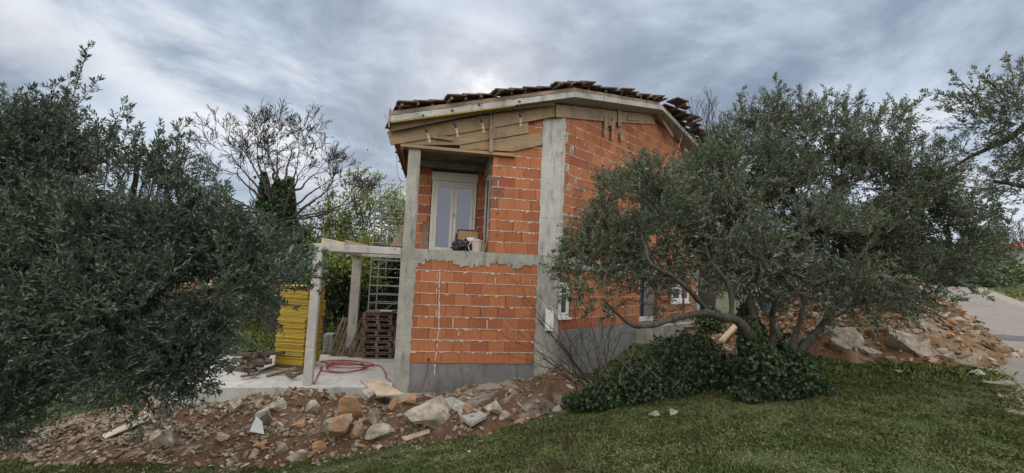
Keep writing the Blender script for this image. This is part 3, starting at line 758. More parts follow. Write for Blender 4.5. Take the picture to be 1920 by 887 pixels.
# ------------------------------------------------------------------ concrete pergola
pg = empty('concrete_pergola', F1(-1.7, 0, TZ), 'bare concrete post and beam frame beside the house over the terrace', 'pergola')
mb = MB(); mb.fbox(F1, -1.78, -.005, -.10, .14, 1.99, 2.145); mb.build('beam', MATS['concrete_pale'], pg, bevel=.01)
mb = MB(); mb.fbox(F1, -1.775, -1.60, -.06, .12, TZ+.004, 1.987); mb.build('post', MATS['concrete_pale'], pg, bevel=.01)
pb = at(663, 600, 13.0)
bs = (pb.xy-Lp).dot(e1); bo = (pb.xy-Lp).dot(n1v)
mb = MB(); mb.fbox(F1, bs-.13, bs+.12, bo-.12, bo+.12, TZ+.004, 1.95); mb.build('post', MATS['concrete'], pg, bevel=.01)
mb = MB(); mb.fbox(F1, bs-.3, -.005, bo-.1, bo+.12, 2.03, 2.14); mb.build('beam', MATS['concrete_pale'], pg)
mb = MB(); mb.hexa([F1(-1.78, -.105, 2.03), F1(-1.60, -.105, 2.03), F1(bs+.1, bo+.125, 2.03), F1(bs-.12, bo+.125, 2.03), F1(-1.78, -.105, 2.145), F1(-1.60, -.105, 2.145), F1(bs+.1, bo+.125, 2.145), F1(bs-.12, bo+.125, 2.145)]); mb.build('beam', MATS['concrete_pale'], pg)

# ------------------------------------------------------------------ things on the terrace
def pxfloor(u, v, z): d = ray(u, v); return O+d*((z-CAMZ)/d.z)
# yellow formwork panels: one object per panel
p = pxfloor(513, 686, TZ+.06); q = pxfloor(566, 690, TZ+.06)
Fy = Frame(p.xy, (q.xy-p.xy).normalized()); wd = (q.xy-p.xy).length
zt = at(535, 534, p.y).z; nP = 58; h = (zt-(TZ+.10))/nP
print('yellow', wd, zt, h)
base = None
for k in range(nP):
    zl = TZ+.10+k*h; j = random.uniform(-.03, .03); j2 = random.uniform(-.022, .035) + (.04 if k > 34 and k < 46 else 0)
    if base is None or k % 1 == 0:
        if base is None:
            mb = MB(); mb.box((0, 0, 0), (wd, 0, 0), (0, .72, 0), (0, 0, h-.009)); pn = mb.build('formwork_panel', MATS['yellow_panel']); ob = pn; base = pn
            e_ = MB(); e_.box((-.004, -.004, .006), (wd+.008, 0, 0), (0, .728, 0), (0, 0, h*.3)); 
            ed = e_.build('gap_shade_strip', MATS['yellow_edge']); ed.parent = pn  # edge band coloured darker to stand for the shaded gap between panels
        else:
            ob = base.copy(); COL.objects.link(ob); e2_ = ed.copy(); COL.objects.link(e2_); e2_.parent = ob
        ob.location = Fy(j2*.8, j, zl); ob.rotation_euler = (0, 0, Fy.ang()+random.uniform(-.006, .006))
        tag(ob, 'topmost yellow panel of the tall stack beside the front pergola post' if k == nP-1 else 'lowest yellow panel of the stack, lying on the bearers' if k == 0 else 'yellow formwork panel lying in the tall stack beside the front pergola post', 'panel', 'yellow formwork panels in a stack')
# bearers under the stack
for i in range(2):
    mb = MB(); mb.fbox(Fy, .0+i*0, wd, -.15-i*.4, -.05-i*.4, TZ+.004, TZ+.095); o = mb.build('timber_bearer', MATS['wood_dark']); tag(o, ['front', 'rear'][i]+' timber bearer under the yellow formwork stack', 'timber', 'bearers under the yellow stack')
# loose timber in front and left of the stack
tim = [((500, 705), (560, 688), .06), ((520, 700), (575, 692), .05), ((535, 696), (552, 706), .09), ((545, 707), (578, 690), .05), ((470, 704), (520, 684), .06), ((452, 706), (486, 700), .10), ((505, 690), (560, 694), .04)]
for i, (a, b, w_) in enumerate(tim):
    P, Q = pxfloor(*a, TZ+.03+.02*(i % 3)), pxfloor(*b, TZ+.05+.02*(i % 3)); mb = MB(); mb.bar(P, Q, w_, .04, random.random())
    o = mb.build('timber_offcut', MATS['wood_dark' if i % 3 else 'wood_grey'], bevel=.004); tag(o, ['long grey timber at the front of the terrace left of the post', 'short dark timber under the right front of the yellow stack', 'thick dark timber block lying closest to the front post', 'short grey timber touching the pergola post', 'thin timber left of the yellow stack near the terrace edge', 'square timber end at the left below the timber heap', 'flat timber half under the yellow stack'][i], 'timber', 'timber offcuts round the yellow stack')
for i in range(16):
    u0 = random.uniform(425, 470); v0 = 690-(i//4)*9; P = pxfloor(u0, 690, TZ+.05); P.z += (i//4)*.1
    ang = random.uniform(-.5, .5); L_ = random.uniform(.4, .8); Q = P+Vector((math.cos(ang)*L_, math.sin(ang)*L_, random.uniform(-.05, .12)))
    mb = MB(); mb.bar(P, Q, .10, .07, random.random()); o = mb.build('timber_beam', MATS['wood_dark'], bevel=.005)
    tag(o, 'reddish brown timber end in the heap left of the yellow panels', 'timber', 'timber heap left of the yellow stack')
# pallets
def pallet(name='wooden_pallet', Lx=1.2, Ly=.8):
    t = empty(name, (0, 0, 0)); 
    mb = MB()
    for i in range(7): mb.box((i*(Lx-.1)/6, 0, .122), (.095, 0, 0), (0, Ly, 0), (0, 0, .02), random.random())
    mb.build('deck', MATS['wood_dark'], t)
    mb = MB()
    for j in range(3): mb.box((0, j*(Ly-.1)/2, .1), (Lx, 0, 0), (0, .1, 0), (0, 0, .021), random.random())
    mb.build('stringer', MATS['wood_dark'], t)
    mb = MB()
    for j in range(3):
        for i in range(3): mb.box((i*(Lx-.14)/2, j*(Ly-.1)/2, .022), (.14, 0, 0), (0, .1, 0), (0, 0, .077), random.random())
    mb.build('block', MATS['wood_dark'], t)
    mb = MB()
    for j in range(3): mb.box((0, j*(Ly-.1)/2, 0), (Lx, 0, 0), (0, .1, 0), (0, 0, .021), random.random())
    mb.build('bottom_board', MATS['wood_dark'], t)
    return t
def copy_tree(o, parent=None):
    c = o.copy(); COL.objects.link(c)
    if parent: c.parent = parent
    for ch in list(o.children): copy_tree(ch, c)
    return c
pal = pallet(); used = False
P0 = pxfloor(676, 672, TZ)
for k in range(8):
    o = pal if not used else copy_tree(pal); used = True
    o.scale = (.66, 1, 1.04)
    o.location = (P0.x+random.uniform(-.04, .04), P0.y+random.uniform(-.03, .03), TZ+.003+k*.152); o.rotation_euler = (0, 0, F1.ang()+random.uniform(-.05, .05))
    tag(o, 'brown wooden pallet, '+['lowest', 'second from the bottom', 'third from the bottom', 'fourth from the bottom', 'fourth from the top', 'third from the top', 'second from the top', 'topmost'][k]+' of the pallet stack', 'pallet', 'stacked wooden pallets')
for (u0, v0, lab) in ((620, 667, 'wooden pallet leaning on its side, left one of the two leaning pallets'), (655, 669, 'wooden pallet leaning beside the pallet stack, right one of the two leaning pallets')):
    o = copy_tree(pal); P = pxfloor(u0-4, v0, TZ); o.location = P+Vector((0, 0, .03)); o.scale = (.56, 1.35, 1); o.rotation_euler = (math.radians(68), math.radians(14), F1.ang()+.05)
    tag(o, lab, 'pallet'); 
    if 'group' in o: del o['group']
# leftover boards on the stack top and low stack of bricks on the left
mb = MB(); mb.box((P0.x+.05, P0.y-.02, TZ+8*.152+.01), (.75*.98, .13, 0), (-.08, .5, 0), (0, 0, .05)); o = mb.build('timber_board', MATS['wood_dark']); tag(o, 'dark board laid on top of the pallet stack', 'board')
mb = MB(); mb.box((P0.x+.45, P0.y-.03, TZ+8*.152+.064), (.3, .06, .0), (-.02, .2, 0), (0, 0, .025)); o = mb.build('timber_board', MATS['wood_light']); tag(o, 'short pale board on top of the pallet stack', 'board')
Pb = pxfloor(604, 661, TZ)
for k in range(5):
    mb = MB(); mb.box((0, 0, 0), (.26, 0, 0), (0, .5, 0), (0, 0, .098)); o = mb.build('concrete_block', MATS['concrete_base'], bevel=.008)
    o.location = (Pb.x+random.uniform(-.015, .015), Pb.y, TZ+.003+k*.101); o.rotation_euler = (0, 0, F1.ang()); tag(o, ['lowest', 'second lowest', 'middle', 'second highest', 'topmost'][k]+' grey block of the low stack left of the leaning pallets', 'block', 'stacked grey blocks')
mb = MB(); a0 = pxfloor(733, 672, TZ); mb.box(a0, (.02, 0, 0), (.03, .6, 0), (.10, 0, .62)); o = mb.build('metal_sheet', MATS['steel']); tag(o, 'thin grey metal sheet leaning between pallets and house column', 'sheet')
# hose coil
HP = []
c0 = pxfloor(655, 696, TZ); 
def loop(cx, cy, rx, ry, n, ph, z):
    return [Vector((cx+rx*math.cos(ph+2*math.pi*i/n), cy+ry*math.sin(ph+2*math.pi*i/n), z+.004*i/n)) for i in range(n)]
HP += [pxfloor(582, 740, TZ-.25), pxfloor(590, 722, TZ-.02)+Vector((0, -.02, .05)), pxfloor(594, 708, TZ+.02)]
for k, (cx, cv, rx, ry) in enumerate(((640, 692, .50, .42), (648, 694, .45, .38), (652, 690, .58, .30), (640, 688, .48, .22))):
    c = pxfloor(cx, cv, TZ); HP += loop(c.x, c.y+.1, rx, ry*1.35, 10, math.pi+.3*k, TZ+.02+.022*k)
HP += [pxfloor(690, 684, TZ+.03), pxfloor(712, 686, TZ+.02), pxfloor(722, 698, TZ+.02), pxfloor(724, 708, TZ+.02), pxfloor(735, 716, TZ+.0)]
o = curve_tube('hose', HP, .014, MATS['hose_red'], sub=5); tag(o, 'long red hose lying in loose coils on the terrace floor', 'hose')
# scaffold tower
st = at(725, 560, 14.2); sb = empty('scaffold_tower', (st.x, st.y, TZ), 'grey metal scaffold tower standing behind the house corner', 'scaffold')
X0, X1 = at(700, 500, 14).x, at(762, 500, 14).x; Y0 = 13.8; ztop = at(715, 377, 14).z
mb = MB()
for x in (X0, X1):
    for y in (Y0, Y0+.8): mb.tube([(x, y, TZ), (x+.0, y, ztop)], .024, 8)
mb.tube([(X0+.45, Y0, 1.5), (X0+.45, Y0, ztop)], .02, 6); mb.build('upright', MATS['steel'], sb)
mb = MB(); z = TZ+.9
while z < ztop:
    mb.tube([(X0, Y0, z), (X1, Y0, z)], .017, 6); mb.tube([(X0, Y0, z), (X0, Y0+.8, z+.0)], .017, 6); mb.tube([(X0, Y0+.8, z), (X1, Y0+.8, z)], .015, 6); z += .26
mb.build('rung', MATS['steel'], sb)
mb = MB()
for k in range(3): z = TZ+.9+k*1.5; mb.tube([(X0, Y0, z), (X1, Y0+.02, z+.7)], .012, 5)
mb.build('brace', MATS['steel'], sb)
# white sack hanging by scaffold
# items on the pergola beam
def bt_(u, v, F, off): s = F.pix(u, v, off); return F(s[0], off, s[1])
mb = MB(); s0 = F1.pix(604, 452, 0)[0]; s1 = F1.pix(648, 455, 0)[0]; mb.fbox(F1, s0, s1, -.08, .06, 2.148, 2.27, z1b=2.20); o = mb.build('wrapped_board', MATS['wood_light'], bevel=.01); tag(o, 'pale wrapped boards lying on the left end of the pergola beam', 'boards')
s2 = F1.pix(692, 460, 0)[0]; mb = MB(); mb.fbox(F1, s1+.01, s2, -.08, .06, 2.148, 2.26, z1b=2.165); o = mb.build('broken_board', MATS['wood_grey']); tag(o, 'grey tapering board on the middle of the pergola beam', 'board')
s0 = F1.pix(699, 460, 0)[0]; mb = MB(); mb.fbox(F1, s0, s0+.16, -.05, .05, 2.148, 2.20); mb.fbox(F1, s0+.03, s0+.1, -.03, .03, 2.2, 2.225); o = mb.build('black_clamp', MATS['black_plastic']); tag(o, 'small black fitting on the pergola beam near the house', 'fitting')
mb = MB(); mb.prism([bt_(731, 462, F1, -.25), bt_(757, 462, F1, -.25), bt_(757, 419, F1, -.25)], (0, .03, 0)); o = mb.build('leaning_board', MATS['wood_grey']); tag(o, 'brown board leaning against the balcony column from outside', 'board')
# items on the loggia floor
bz = 2.148
def fpt(u, off): return F1.pix(u, 468, off)[0]
s = fpt(868, -.95); mb = MB(); mb.fbox(F1, s-.12, s+.36, -1.35, -.95, bz, bz+.56); o = mb.build('cardboard_box', MATS['cardboard'], bevel=.01); tag(o, 'brown cardboard box standing on the balcony in front of the door', 'box')
mb = MB(); mb.fbox(F1, s-.14, s+.39, -1.37, -.93, bz+.563, bz+.585); mb.build('lid', MATS['wood_dark'], o)
def blob(name, m, c, r, seed=0, sub=3, amp=.35, freq=2.2, flat_=False, parent=None):
    bm = bmesh.new(); bmesh.ops.create_icosphere(bm, subdivisions=sub, radius=1)
    for v in bm.verts:
        n = mnoise.noise(v.co*freq+Vector((seed*3.1, seed, 0))); v.co = v.co*(1+amp*n); v.co = Vector((v.co.x*r[0], v.co.y*r[1], v.co.z*r[2]))
    me = bpy.data.meshes.new(name); bm.to_mesh(me); bm.free(); a_ = me.attributes.new('tint', 'FLOAT', 'FACE'); a_.data.foreach_set('value', [.5]*len(me.polygons))
    o = link(name, me, m, parent, smooth=not flat_); o.location = c; return o
s = fpt(868, -.5); o = blob('rubbish_bag', MATS['black_plastic'], F1(s, -.5, bz+.13), (.24, .2, .15), 3, 4, .6, 3.5); tag(o, 'black plastic rubbish bag on the balcony edge', 'bag')
o = blob('cement_bag', MATS['white_bag'], F1(s+.2, -.62, bz+.27), (.17, .14, .09), 5, 4, .6, 3.5); tag(o, 'crumpled pale sack lying on the black rubbish bag', 'bag')
s = fpt(894, -.3); mb = MB(); mb.tube([F1(s, -.3, bz), F1(s, -.3, bz+.27)], [.10, .135], 18); o = mb.build('bucket', MATS['bucket'], smooth=False); tag(o, 'pale pink plastic bucket on the balcony next to the brick pier', 'bucket')
mb = MB(); mb.tube([F1(s, -.3, bz+.255), F1(s, -.3, bz+.28)], [.142, .142], 18); mb.build('rim', MATS['bucket'], o)
curve_tube('handle', [F1(s-.14, -.3, bz+.26), F1(s-.2, -.22, bz+.12), F1(s-.16, -.18, bz+.02), F1(s-.1, -.17, bz+.03)], .006, MATS['cord'], o)
for k, uu in enumerate((907, 911)):
    s = fpt(uu, -.25); mb = MB(); mb.bar(F1(s-.04-k*.03, -.2, bz), F1(s+.02, -.28, bz+.42-k*.12), .03, .02); o = mb.build('stick', MATS['wood_grey']); tag(o, ('long' if k == 0 else 'short')+' grey stick leaning on the brick pier beside the bucket', 'stick')
s = fpt(792, -.4); mb = MB(); mb.fbox(F1, s-.03, s+.09, -.7, -.66, bz, bz+.68); o = mb.build('plank', MATS['wood_dark']); tag(o, 'dark plank standing upright behind the balcony column', 'plank')
# white box on right wall, prop by the entrance, etc.
s, z = F2.pix(1031, 600); P = F2(-.12, .18, .37)
sL, zL = F1.pix(1023, 621, .14); sR_, zT = F1.pix(1039, 583, .14)
mb = MB(); mb.fbox(F1, sL, sR_, .03, .14, zL, zT+.03, z1b=zT-.02); o = mb.build('white_box', MATS['white_frame'], bevel=.01); tag(o, 'tall white box fixed under the small ground floor window at the house corner', 'box')
mb = MB(); mb.fbox(F1, sL+.04, sR_-.04, .015, .05, zL-.04, zL-.004); mb.build('bracket', MATS['concrete_base'], o)
P = F2(5.9, .45, 0); zb = ground(P.x, P.y)
t = empty('steel_prop', (P.x, P.y, zb), 'red steel prop standing in front of the small window by the entrance', 'prop')
mb = MB(); mb.tube([(P.x, P.y, zb+.01), (P.x, P.y, 1.2)], .032, 10); mb.build('outer_tube', MATS['red_steel'], t)
mb = MB(); mb.tube([(P.x, P.y, 1.2), (P.x, P.y, 2.4)], .025, 10); mb.build('inner_tube', MATS['red_steel'], t)
mb = MB(); mb.box((P.x-.07, P.y-.07, zb+.0), (.14, 0, 0), (0, .14, 0), (0, 0, .01)); mb.build('base_plate', MATS['red_steel'], t)
# low retaining wall between base and entrance
mb = MB(); mb.fbox(F2, 3.7, 9.0, .55, .8, -.4, .47); o = mb.build('low_wall', MATS['concrete'], bevel=.02); tag(o, 'low concrete retaining wall in front of the entrance', 'wall')
mb = MB(); mb.fbox(F2, 3.7, 9.0, .0, .548, -.3, .40); o = mb.build('entrance_step', MATS['concrete']); tag(o, kind='structure')
for k in range(9):
    a = 4.2+k*.5; P = F2(a, .3+random.uniform(-.1, .3), .485); ang = random.uniform(-.6, .9); L_ = random.uniform(.3, .9)
    mb = MB(); mb.bar(P, P+Vector((math.cos(ang)*L_, math.sin(ang)*L_, random.uniform(0, .06))), .1, .03, random.random()); o = mb.build('board_scrap', MATS[random.choice(['wood_light', 'plank_white', 'wood_grey'])]); tag(o, ['first', 'second', 'third', 'fourth', 'fifth', 'sixth', 'seventh', 'eighth', 'ninth'][k]+' scrap board from the left, lying behind the low wall by the entrance', 'board', 'scrap boards by the entrance')

# ------------------------------------------------------------------ rocks
def rock_mesh(seed, sub=4, cuts=15, amp=.30):
    r = random.Random(seed); bm = bmesh.new(); bmesh.ops.create_icosphere(bm, subdivisions=sub, radius=1)
    pl = [(Vector((r.gauss(0, 1), r.gauss(0, 1), r.gauss(0, 1))).normalized(), r.uniform(.36, .78)) for _ in range(cuts)]
    for v in bm.verts:
        for n, d in pl:
            k = v.co.dot(n)
            if k > d: v.co -= n*(k-d)*.99
        v.co *= 1+amp*.45*mnoise.noise(v.co*1.8+Vector((seed, 0, 0)))+amp*.22*abs(mnoise.noise(v.co*4+Vector((seed, 3, 0))))+amp*.12*mnoise.noise(v.co*11+Vector((seed, 3, 0)))
    me = bpy.data.meshes.new('rock'); bm.to_mesh(me); bm.free()
    t = r.random(); a_ = me.attributes.new('tint', 'FLOAT', 'FACE'); a_.data.foreach_set('value', [t]*len(me.polygons)); me.materials.append(MATS['rock']); return me
RM = [rock_mesh(i) for i in range(10)]
for i in (1, 4, 7): RM[i].attributes['tint'].data.foreach_set('value', [.95]*len(RM[i].polygons))
for i in (0, 2, 5): RM[i].attributes['tint'].data.foreach_set('value', [.1]*len(RM[i].polygons))
# heaps -----------------------------------------------------------
def interp(pts, x):
    if x <= pts[0][0]: return pts[0][1]
    for (a, b), (c, d) in zip(pts, pts[1:]):
        if x <= c: return b+(d-b)*(x-a)/(c-a)
    return pts[-1][1]
front_px = [(0, 862), (150, 868), (300, 872), (450, 874), (560, 868), (650, 852), (760, 830), (900, 817), (960, 800), (1010, 785), (1040, 765)]
FE = sorted((lambda g: (g.x, g.y-.28))(ghit(u, v)) for u, v in front_px)
print('front edge', [(round(a, 2), round(b, 2)) for a, b in FE])
def fbm(x, y, s, o=4, seed=0):
    v = 0; a = 1
    for k in range(o): v += a*mnoise.noise(Vector((x*s, y*s, seed+k*7.3))); a *= .5; s *= 2.1
    return v
def heapA(x, y):
    g = ground(x, y); f = y-interp(FE, x)-.12*mnoise.noise(Vector((x*1.7, 0, 9)))
    yb = F1((x-Lp.x)/e1.x, .22, 0).y   # front of terrace and house
    t = sstep(f, -.05, .7); b = sstep(yb-y, -.2, 1.6)
    crest = .26-.20*math.exp(-((x+2.25)/.4)**2)*math.exp(-((y-9.0)/.6)**2)+.36*math.exp(-((x+3.2)/.7)**2)*math.exp(-((y-8.2)/.8)**2)+.10*math.exp(-((x+.3)/2.4)**2)*math.exp(-((y-8.4)/.8)**2)+.22*math.exp(-((x-.6)/1.6)**2)*math.exp(-((y-9.2)/.8)**2)+.22*math.exp(-((x+4.3)/.8)**2)*math.exp(-((y-8.0)/.8)**2)
    side = 1-sstep(x, 1.0, 1.9)
    if side <= 0 or t <= 0: return g-.15
    left = sstep(x, -7.6, -6.3)
    return g-.06+(crest+.14*fbm(x, y, 1.5, 3, 2)+.06*fbm(x, y, 5, 4, 5))*t*(.35+.65*b)*side*(.4+.6*left)+.06*t
hc = ghit(1660, 640).xy
HC = Vector((8.75, 11.2))
def heapB(x, y):
    g = ground(x, y); p = Vector((x, y))-HC; a = p.dot(ALO); l = p.dot(LAT)
    r = math.hypot(a/3.9, l/(2.4 if l > 0 else 3.3)); r += .10*fbm(x, y, .9, 3, 4)
    h = max(0, 1-r); h = 2.05*(h**.8 if h > 0 else 0)
    # ridge crest
    return g-.08+h+(.14*fbm(x, y, 1.6, 4, 8)+.07*fbm(x, y, 5, 4, 1))*min(1, h*3) if h > 0 else g-.2
def heapC(x, y):   # flat spread of rubble between house and heap, behind the olive
    g = ground(x, y); p = Vector((x, y))-Vector((6.1, 11.6)); r = math.hypot(p.dot(ALO)/3.4, p.dot(LAT)/2.3)+.12*fbm(x, y, 1, 3, 3)
    h = max(0, 1-r); return g-.05+.45*min(h, .6)+.06*fbm(x, y, 2.5, 4, 6)*min(1, h*3) if h > 0 else g-.2
def patch(name, fn, x0, x1, y0, y1, res, m):
    nx, ny = int((x1-x0)/res), int((y1-y0)/res); V = [(x0+(x1-x0)*i/nx, y0+(y1-y0)*j/ny) for j in range(ny+1) for i in range(nx+1)]
    Z = [fn(x, y) for x, y in V]; V = [(x, y, z) for (x, y), z in zip(V, Z)]; n = nx+1; Fc = []
    for j in range(ny):
        for i in range(nx):
            idx = (j*n+i, j*n+i+1, (j+1)*n+i+1, (j+1)*n+i)
            if max(V[k][2]-ground(V[k][0], V[k][1]) for k in idx) > -.1: Fc.append(idx)
    me = bpy.data.meshes.new(name); me.from_pydata(V, [], Fc); me.update(); o = link(name, me, m, smooth=True); return o
o = patch('earth_mound', heapA, -7.6, 2.2, 3.2, 9.9, .055, MATS['earth_red']); tag(o, kind='stuff', label='heap of red brown earth and broken stone in front of the terrace', cat='earth heap')
o = patch('earth_heap', heapB, 4.5, 14, 7.5, 17, .07, MATS['earth_tan']); tag(o, kind='stuff', label='tall heap of tan earth and broken stone beside the road', cat='earth heap')
o = patch('rubble_ground', heapC, 1.5, 10.5, 7.6, 15.6, .08, MATS['earth_tan']); tag(o, kind='stuff', label='spread of tan rubble behind the olive tree in front of the entrance', cat='rubble')
# small stones as stuff
def stone_scatter(name, fn, sampler, n, smin, smax, label, m='rubble', pw=2.2):
    bm = bmesh.new(); bmesh.ops.create_icosphere(bm, subdivisions=2, radius=1); bv = np.array([v.co[:] for v in bm.verts]); bf = np.array([[v.index for v in f.verts] for f in bm.faces]); bm.free()
    nv = len(bv); protos = []
    for k in range(10):
        v = bv.copy(); r = np.random.default_rng(k+50)
        for _ in range(10):
            nrm = r.normal(size=3); nrm /= np.linalg.norm(nrm); d = r.uniform(.3, .72); kk = v@nrm; v -= np.outer(np.maximum(kk-d, 0), nrm)
        v += r.normal(size=v.shape)*.03; protos.append(v)
    Vs, Fs, Ts = [], [], []
    cnt = 0
    while cnt < n:
        x, y = sampler(); z = fn(x, y)
        if z < ground(x, y)-.04: cnt += .05; continue
        s = smin+(smax-smin)*random.random()**pw
        sc3 = np.array([random.uniform(.8, 1.3), random.uniform(.6, 1), random.uniform(.25, .62)])*s
        Rm = np.array((Matrix.Rotation(random.uniform(0, 6.3), 3, 'Z')@Matrix.Rotation(random.gauss(0, .45), 3, 'X')@Matrix.Rotation(random.gauss(0, .45), 3, 'Y')))
        v = (protos[random.randrange(10)]*sc3)@Rm.T+np.array([x, y, z+s*.12])
        Fs.append(bf+len(Vs)*nv); Vs.append(v); t = random.random(); Ts.append(np.full(len(bf), t)); cnt += 1
    V = np.concatenate(Vs); Fc = np.concatenate(Fs); T = np.concatenate(Ts)
    me = bpy.data.meshes.new(name); me.vertices.add(len(V)); me.vertices.foreach_set('co', V.reshape(-1).astype(np.float32))
    me.loops.add(len(Fc)*3); me.loops.foreach_set('vertex_index', Fc.reshape(-1).astype(np.int32)); me.polygons.add(len(Fc)); me.polygons.foreach_set('loop_start', np.arange(0, len(Fc)*3, 3, dtype=np.int32)); me.update(calc_edges=True)
    a_ = me.attributes.new('tint', 'FLOAT', 'FACE'); a_.data.foreach_set('value', T.astype(np.float32))
    o = link(name, me, MATS[m]); return tag(o, label, 'rubble', kind='stuff')
def sampA():
    while True:
        x = random.uniform(-7.3, 1.6); fe = interp(FE, x); yb = F1((x-Lp.x)/e1.x, .22, 0).y
        y = fe+random.uniform(-.15, 1)*(yb-fe)
        dens = (.18+.82*sstep(-x, -.1, 1.9))*(.25+.75*sstep(mnoise.noise(Vector((x*1.5, y*1.5, 12))), -.25, .25))
        if random.random() < dens: return x, y
def sampB(): a = random.gauss(0, 1.6); l = random.gauss(-.2, 1.3); p = HC+ALO*a+LAT*l; return p.x, p.y
def sampC(): a = random.uniform(-3.2, 3.2); l = random.uniform(-2.2, 2.2); p = Vector((6.1, 11.6))+ALO*a+LAT*l; return p.x, p.y
stone_scatter('rubble', heapA, sampA, 11000, .010, .08, 'loose broken stones covering the earth heap before the terrace')
stone_scatter('rubble', heapB, sampB, 15000, .012, .12, 'loose broken stones covering the earth heap beside the road', 'rubble_tan')
stone_scatter('rubble', heapC, sampC, 2200, .02, .11, 'loose broken stones spread behind the olive tree', 'rubble_tan')
# individually placed mid size stones
def put_rock(u, v, wpx, hpx, k, label, fn=heapA, rot=None, group=None, sink=.35, yaw=None, flatz=None):
    P = ghit(u, v+hpx*.30, lambda x, y: max(fn(x, y), ground(x, y))); px = FPX/P.y
    o = bpy.data.objects.new('boulder' if wpx > 30 else 'stone', RM[k % 10]); COL.objects.link(o)
    a, c = wpx/px/2*1.18, hpx/px/2*1.25
    o.scale = (a, a*.7, c if flatz is None else flatz); o.location = P+Vector((0, a*.3, c*(1-sink)-.0)); o.rotation_euler = (random.uniform(-.15, .15), rot or 0, yaw if yaw is not None else random.uniform(-.25, .25))
    tag(o, label, 'boulder' if wpx > 30 else 'stone', group); return o
put_rock(810, 790, 112, 56, 0, 'largest pale grey boulder at the edge of the grass before the brick wall')
put_rock(622, 815, 66, 56, 8, 'tall pointed grey boulder standing at the foot of the heap', rot=-.5)
put_rock(658, 775, 48, 44, 1, 'brown orange boulder just above the pointed grey boulder')
put_rock(714, 820, 72, 28, 5, 'flat grey stone left of the largest boulder')
put_rock(700, 790, 30, 34, 3, 'buff upright stone between the orange boulder and the largest boulder')
put_rock(764, 758, 34, 24, 4, 'bright orange stone behind the largest boulder')
put_rock(736, 767, 28, 24, 7, 'small orange stone left of the bright orange stone')
put_rock(668, 818, 30, 34, 7, 'orange stone wedged beside the flat grey stone')
put_rock(874, 776, 28, 28, 8, 'small pointed stone behind the broken slab')
put_rock(488, 792, 44, 40, 6, 'brown stone half buried on the left side of the heap')
put_rock(556, 862, 40, 22, 9, 'orange stone lying in the grass at the front of the heap')
put_rock(290, 842, 72, 48, 6, 'large brown boulder under the left olive tree')
put_rock(556, 808, 26, 22, 4, 'orange flake stone in the middle of the heap')
put_rock(527, 850, 26, 22, 5, 'grey round stone low on the heap')
put_rock(485, 840, 26, 18, 4, 'flat orange stone under the grey plastic grid')
put_rock(375, 770, 30, 22, 3, 'buff stone at the left foot of the terrace')
# slabs
def slab(pts, z0s, th, m, name, label, cat='slab'):
    P = [Vector(pt) for pt in pts]; mb = MB(); mb.prism(P, (0, 0, -th)); o = mb.build(name, MATS[m], bevel=.01); return tag(o, label, cat)
def onh(u, v, dz=0, fn=heapA): p = ghit(u, v, lambda x, y: max(fn(x, y), ground(x, y))); p.z += dz; return p
slab([onh(822, 770, .16), onh(848, 765, .16), onh(912, 806, .15), onh(882, 820, .15)], 0, .06, 'concrete', 'concrete_slab', 'long broken pale concrete slab lying right of the largest boulder')
slab([onh(752, 826, .04), onh(805, 812, .04), onh(806, 819, .04), onh(760, 832, .04)], 0, .03, 'wood_light', 'flat_stone', 'thin pale stone strip lying in the grass below the largest boulder', 'stone')
slab([onh(478, 806, .16), onh(490, 810, .14), onh(494, 830, .06), onh(466, 824, .06)], 0, .008, 'grey_mesh', 'plastic_grid', 'small grey plastic grid scrap on the heap', 'plastic scrap')
slab([onh(190, 826, .06), onh(280, 790, .10), onh(283, 797, .10), onh(196, 832, .06)], 0, .03, 'plank_white', 'plank', 'long pale plank lying left of the heap under the olive tree', 'plank')
slab([onh(818, 722, .05), onh(834, 718, .06), onh(838, 721, .05), onh(824, 726, .05)], 0, .03, 'concrete_pale', 'concrete_lump', 'small grey concrete piece against the base of the brick wall', 'concrete piece')
# plank from the terrace to the heap
P = [pxfloor(675, 712, TZ+.045), pxfloor(714, 712, TZ+.045)]; P += [at(757, 741, 8.95)+Vector((0, 0, .03)), at(706, 744, 8.95)+Vector((0, 0, .03))]
mb = MB(); mb.prism(P, (0, 0, -.035)); o = mb.build('plank', MATS['wood_light'], bevel=.004); tag(o, 'wide pale plank leading from the terrace down to the dirt', 'plank')
for (u, v, w_, h_, k, lb) in ((925, 775, 40, 22, 0, 'pale angular slab at the right end of the heap near the ivy'), (950, 790, 34, 18, 5, 'small pale slab in the grass edge at the right end of the heap'), (690, 752, 30, 24, 2, 'grey flake stone above the buff stone'), (585, 770, 34, 26, 5, 'grey angular stone left of the brown orange boulder'), (520, 765, 36, 24, 0, 'flat grey stone high on the heap below the terrace edge'), (440, 775, 34, 24, 2, 'grey stone on the upper left part of the heap'), (600, 850, 30, 18, 1, 'orange stone at the front edge of the heap below the pointed boulder'), (410, 830, 34, 22, 8, 'grey angular stone low on the left part of the heap'), (770, 735, 36, 16, 5, 'low pale stone at the foot of the concrete apron'), (990, 770, 30, 16, 9, 'pale stone between the heap and the bare shrub')):
    put_rock(u, v, w_, h_, k, lb)
hb = lambda x, y: max(heapB(x, y), heapC(x, y))
put_rock(1722, 660, 128, 40, 3, 'biggest long tan boulder at the foot of the roadside heap', hb, rot=.42)
put_rock(1592, 652, 84, 48, 3, 'greyish boulder at the left foot of the roadside heap', hb)
put_rock(1640, 672, 60, 26, 6, 'flat tilted slab stone between the two large roadside boulders', hb, rot=.4)
put_rock(1752, 682, 26, 18, 4, 'small orange stone right of the biggest roadside boulder', hb)
put_rock(1785, 680, 26, 14, 2, 'small pale stone below the roadside heap', hb)
put_rock(1842, 704, 40, 14, 0, 'flat pale stone lying in the grass near the road', hb)
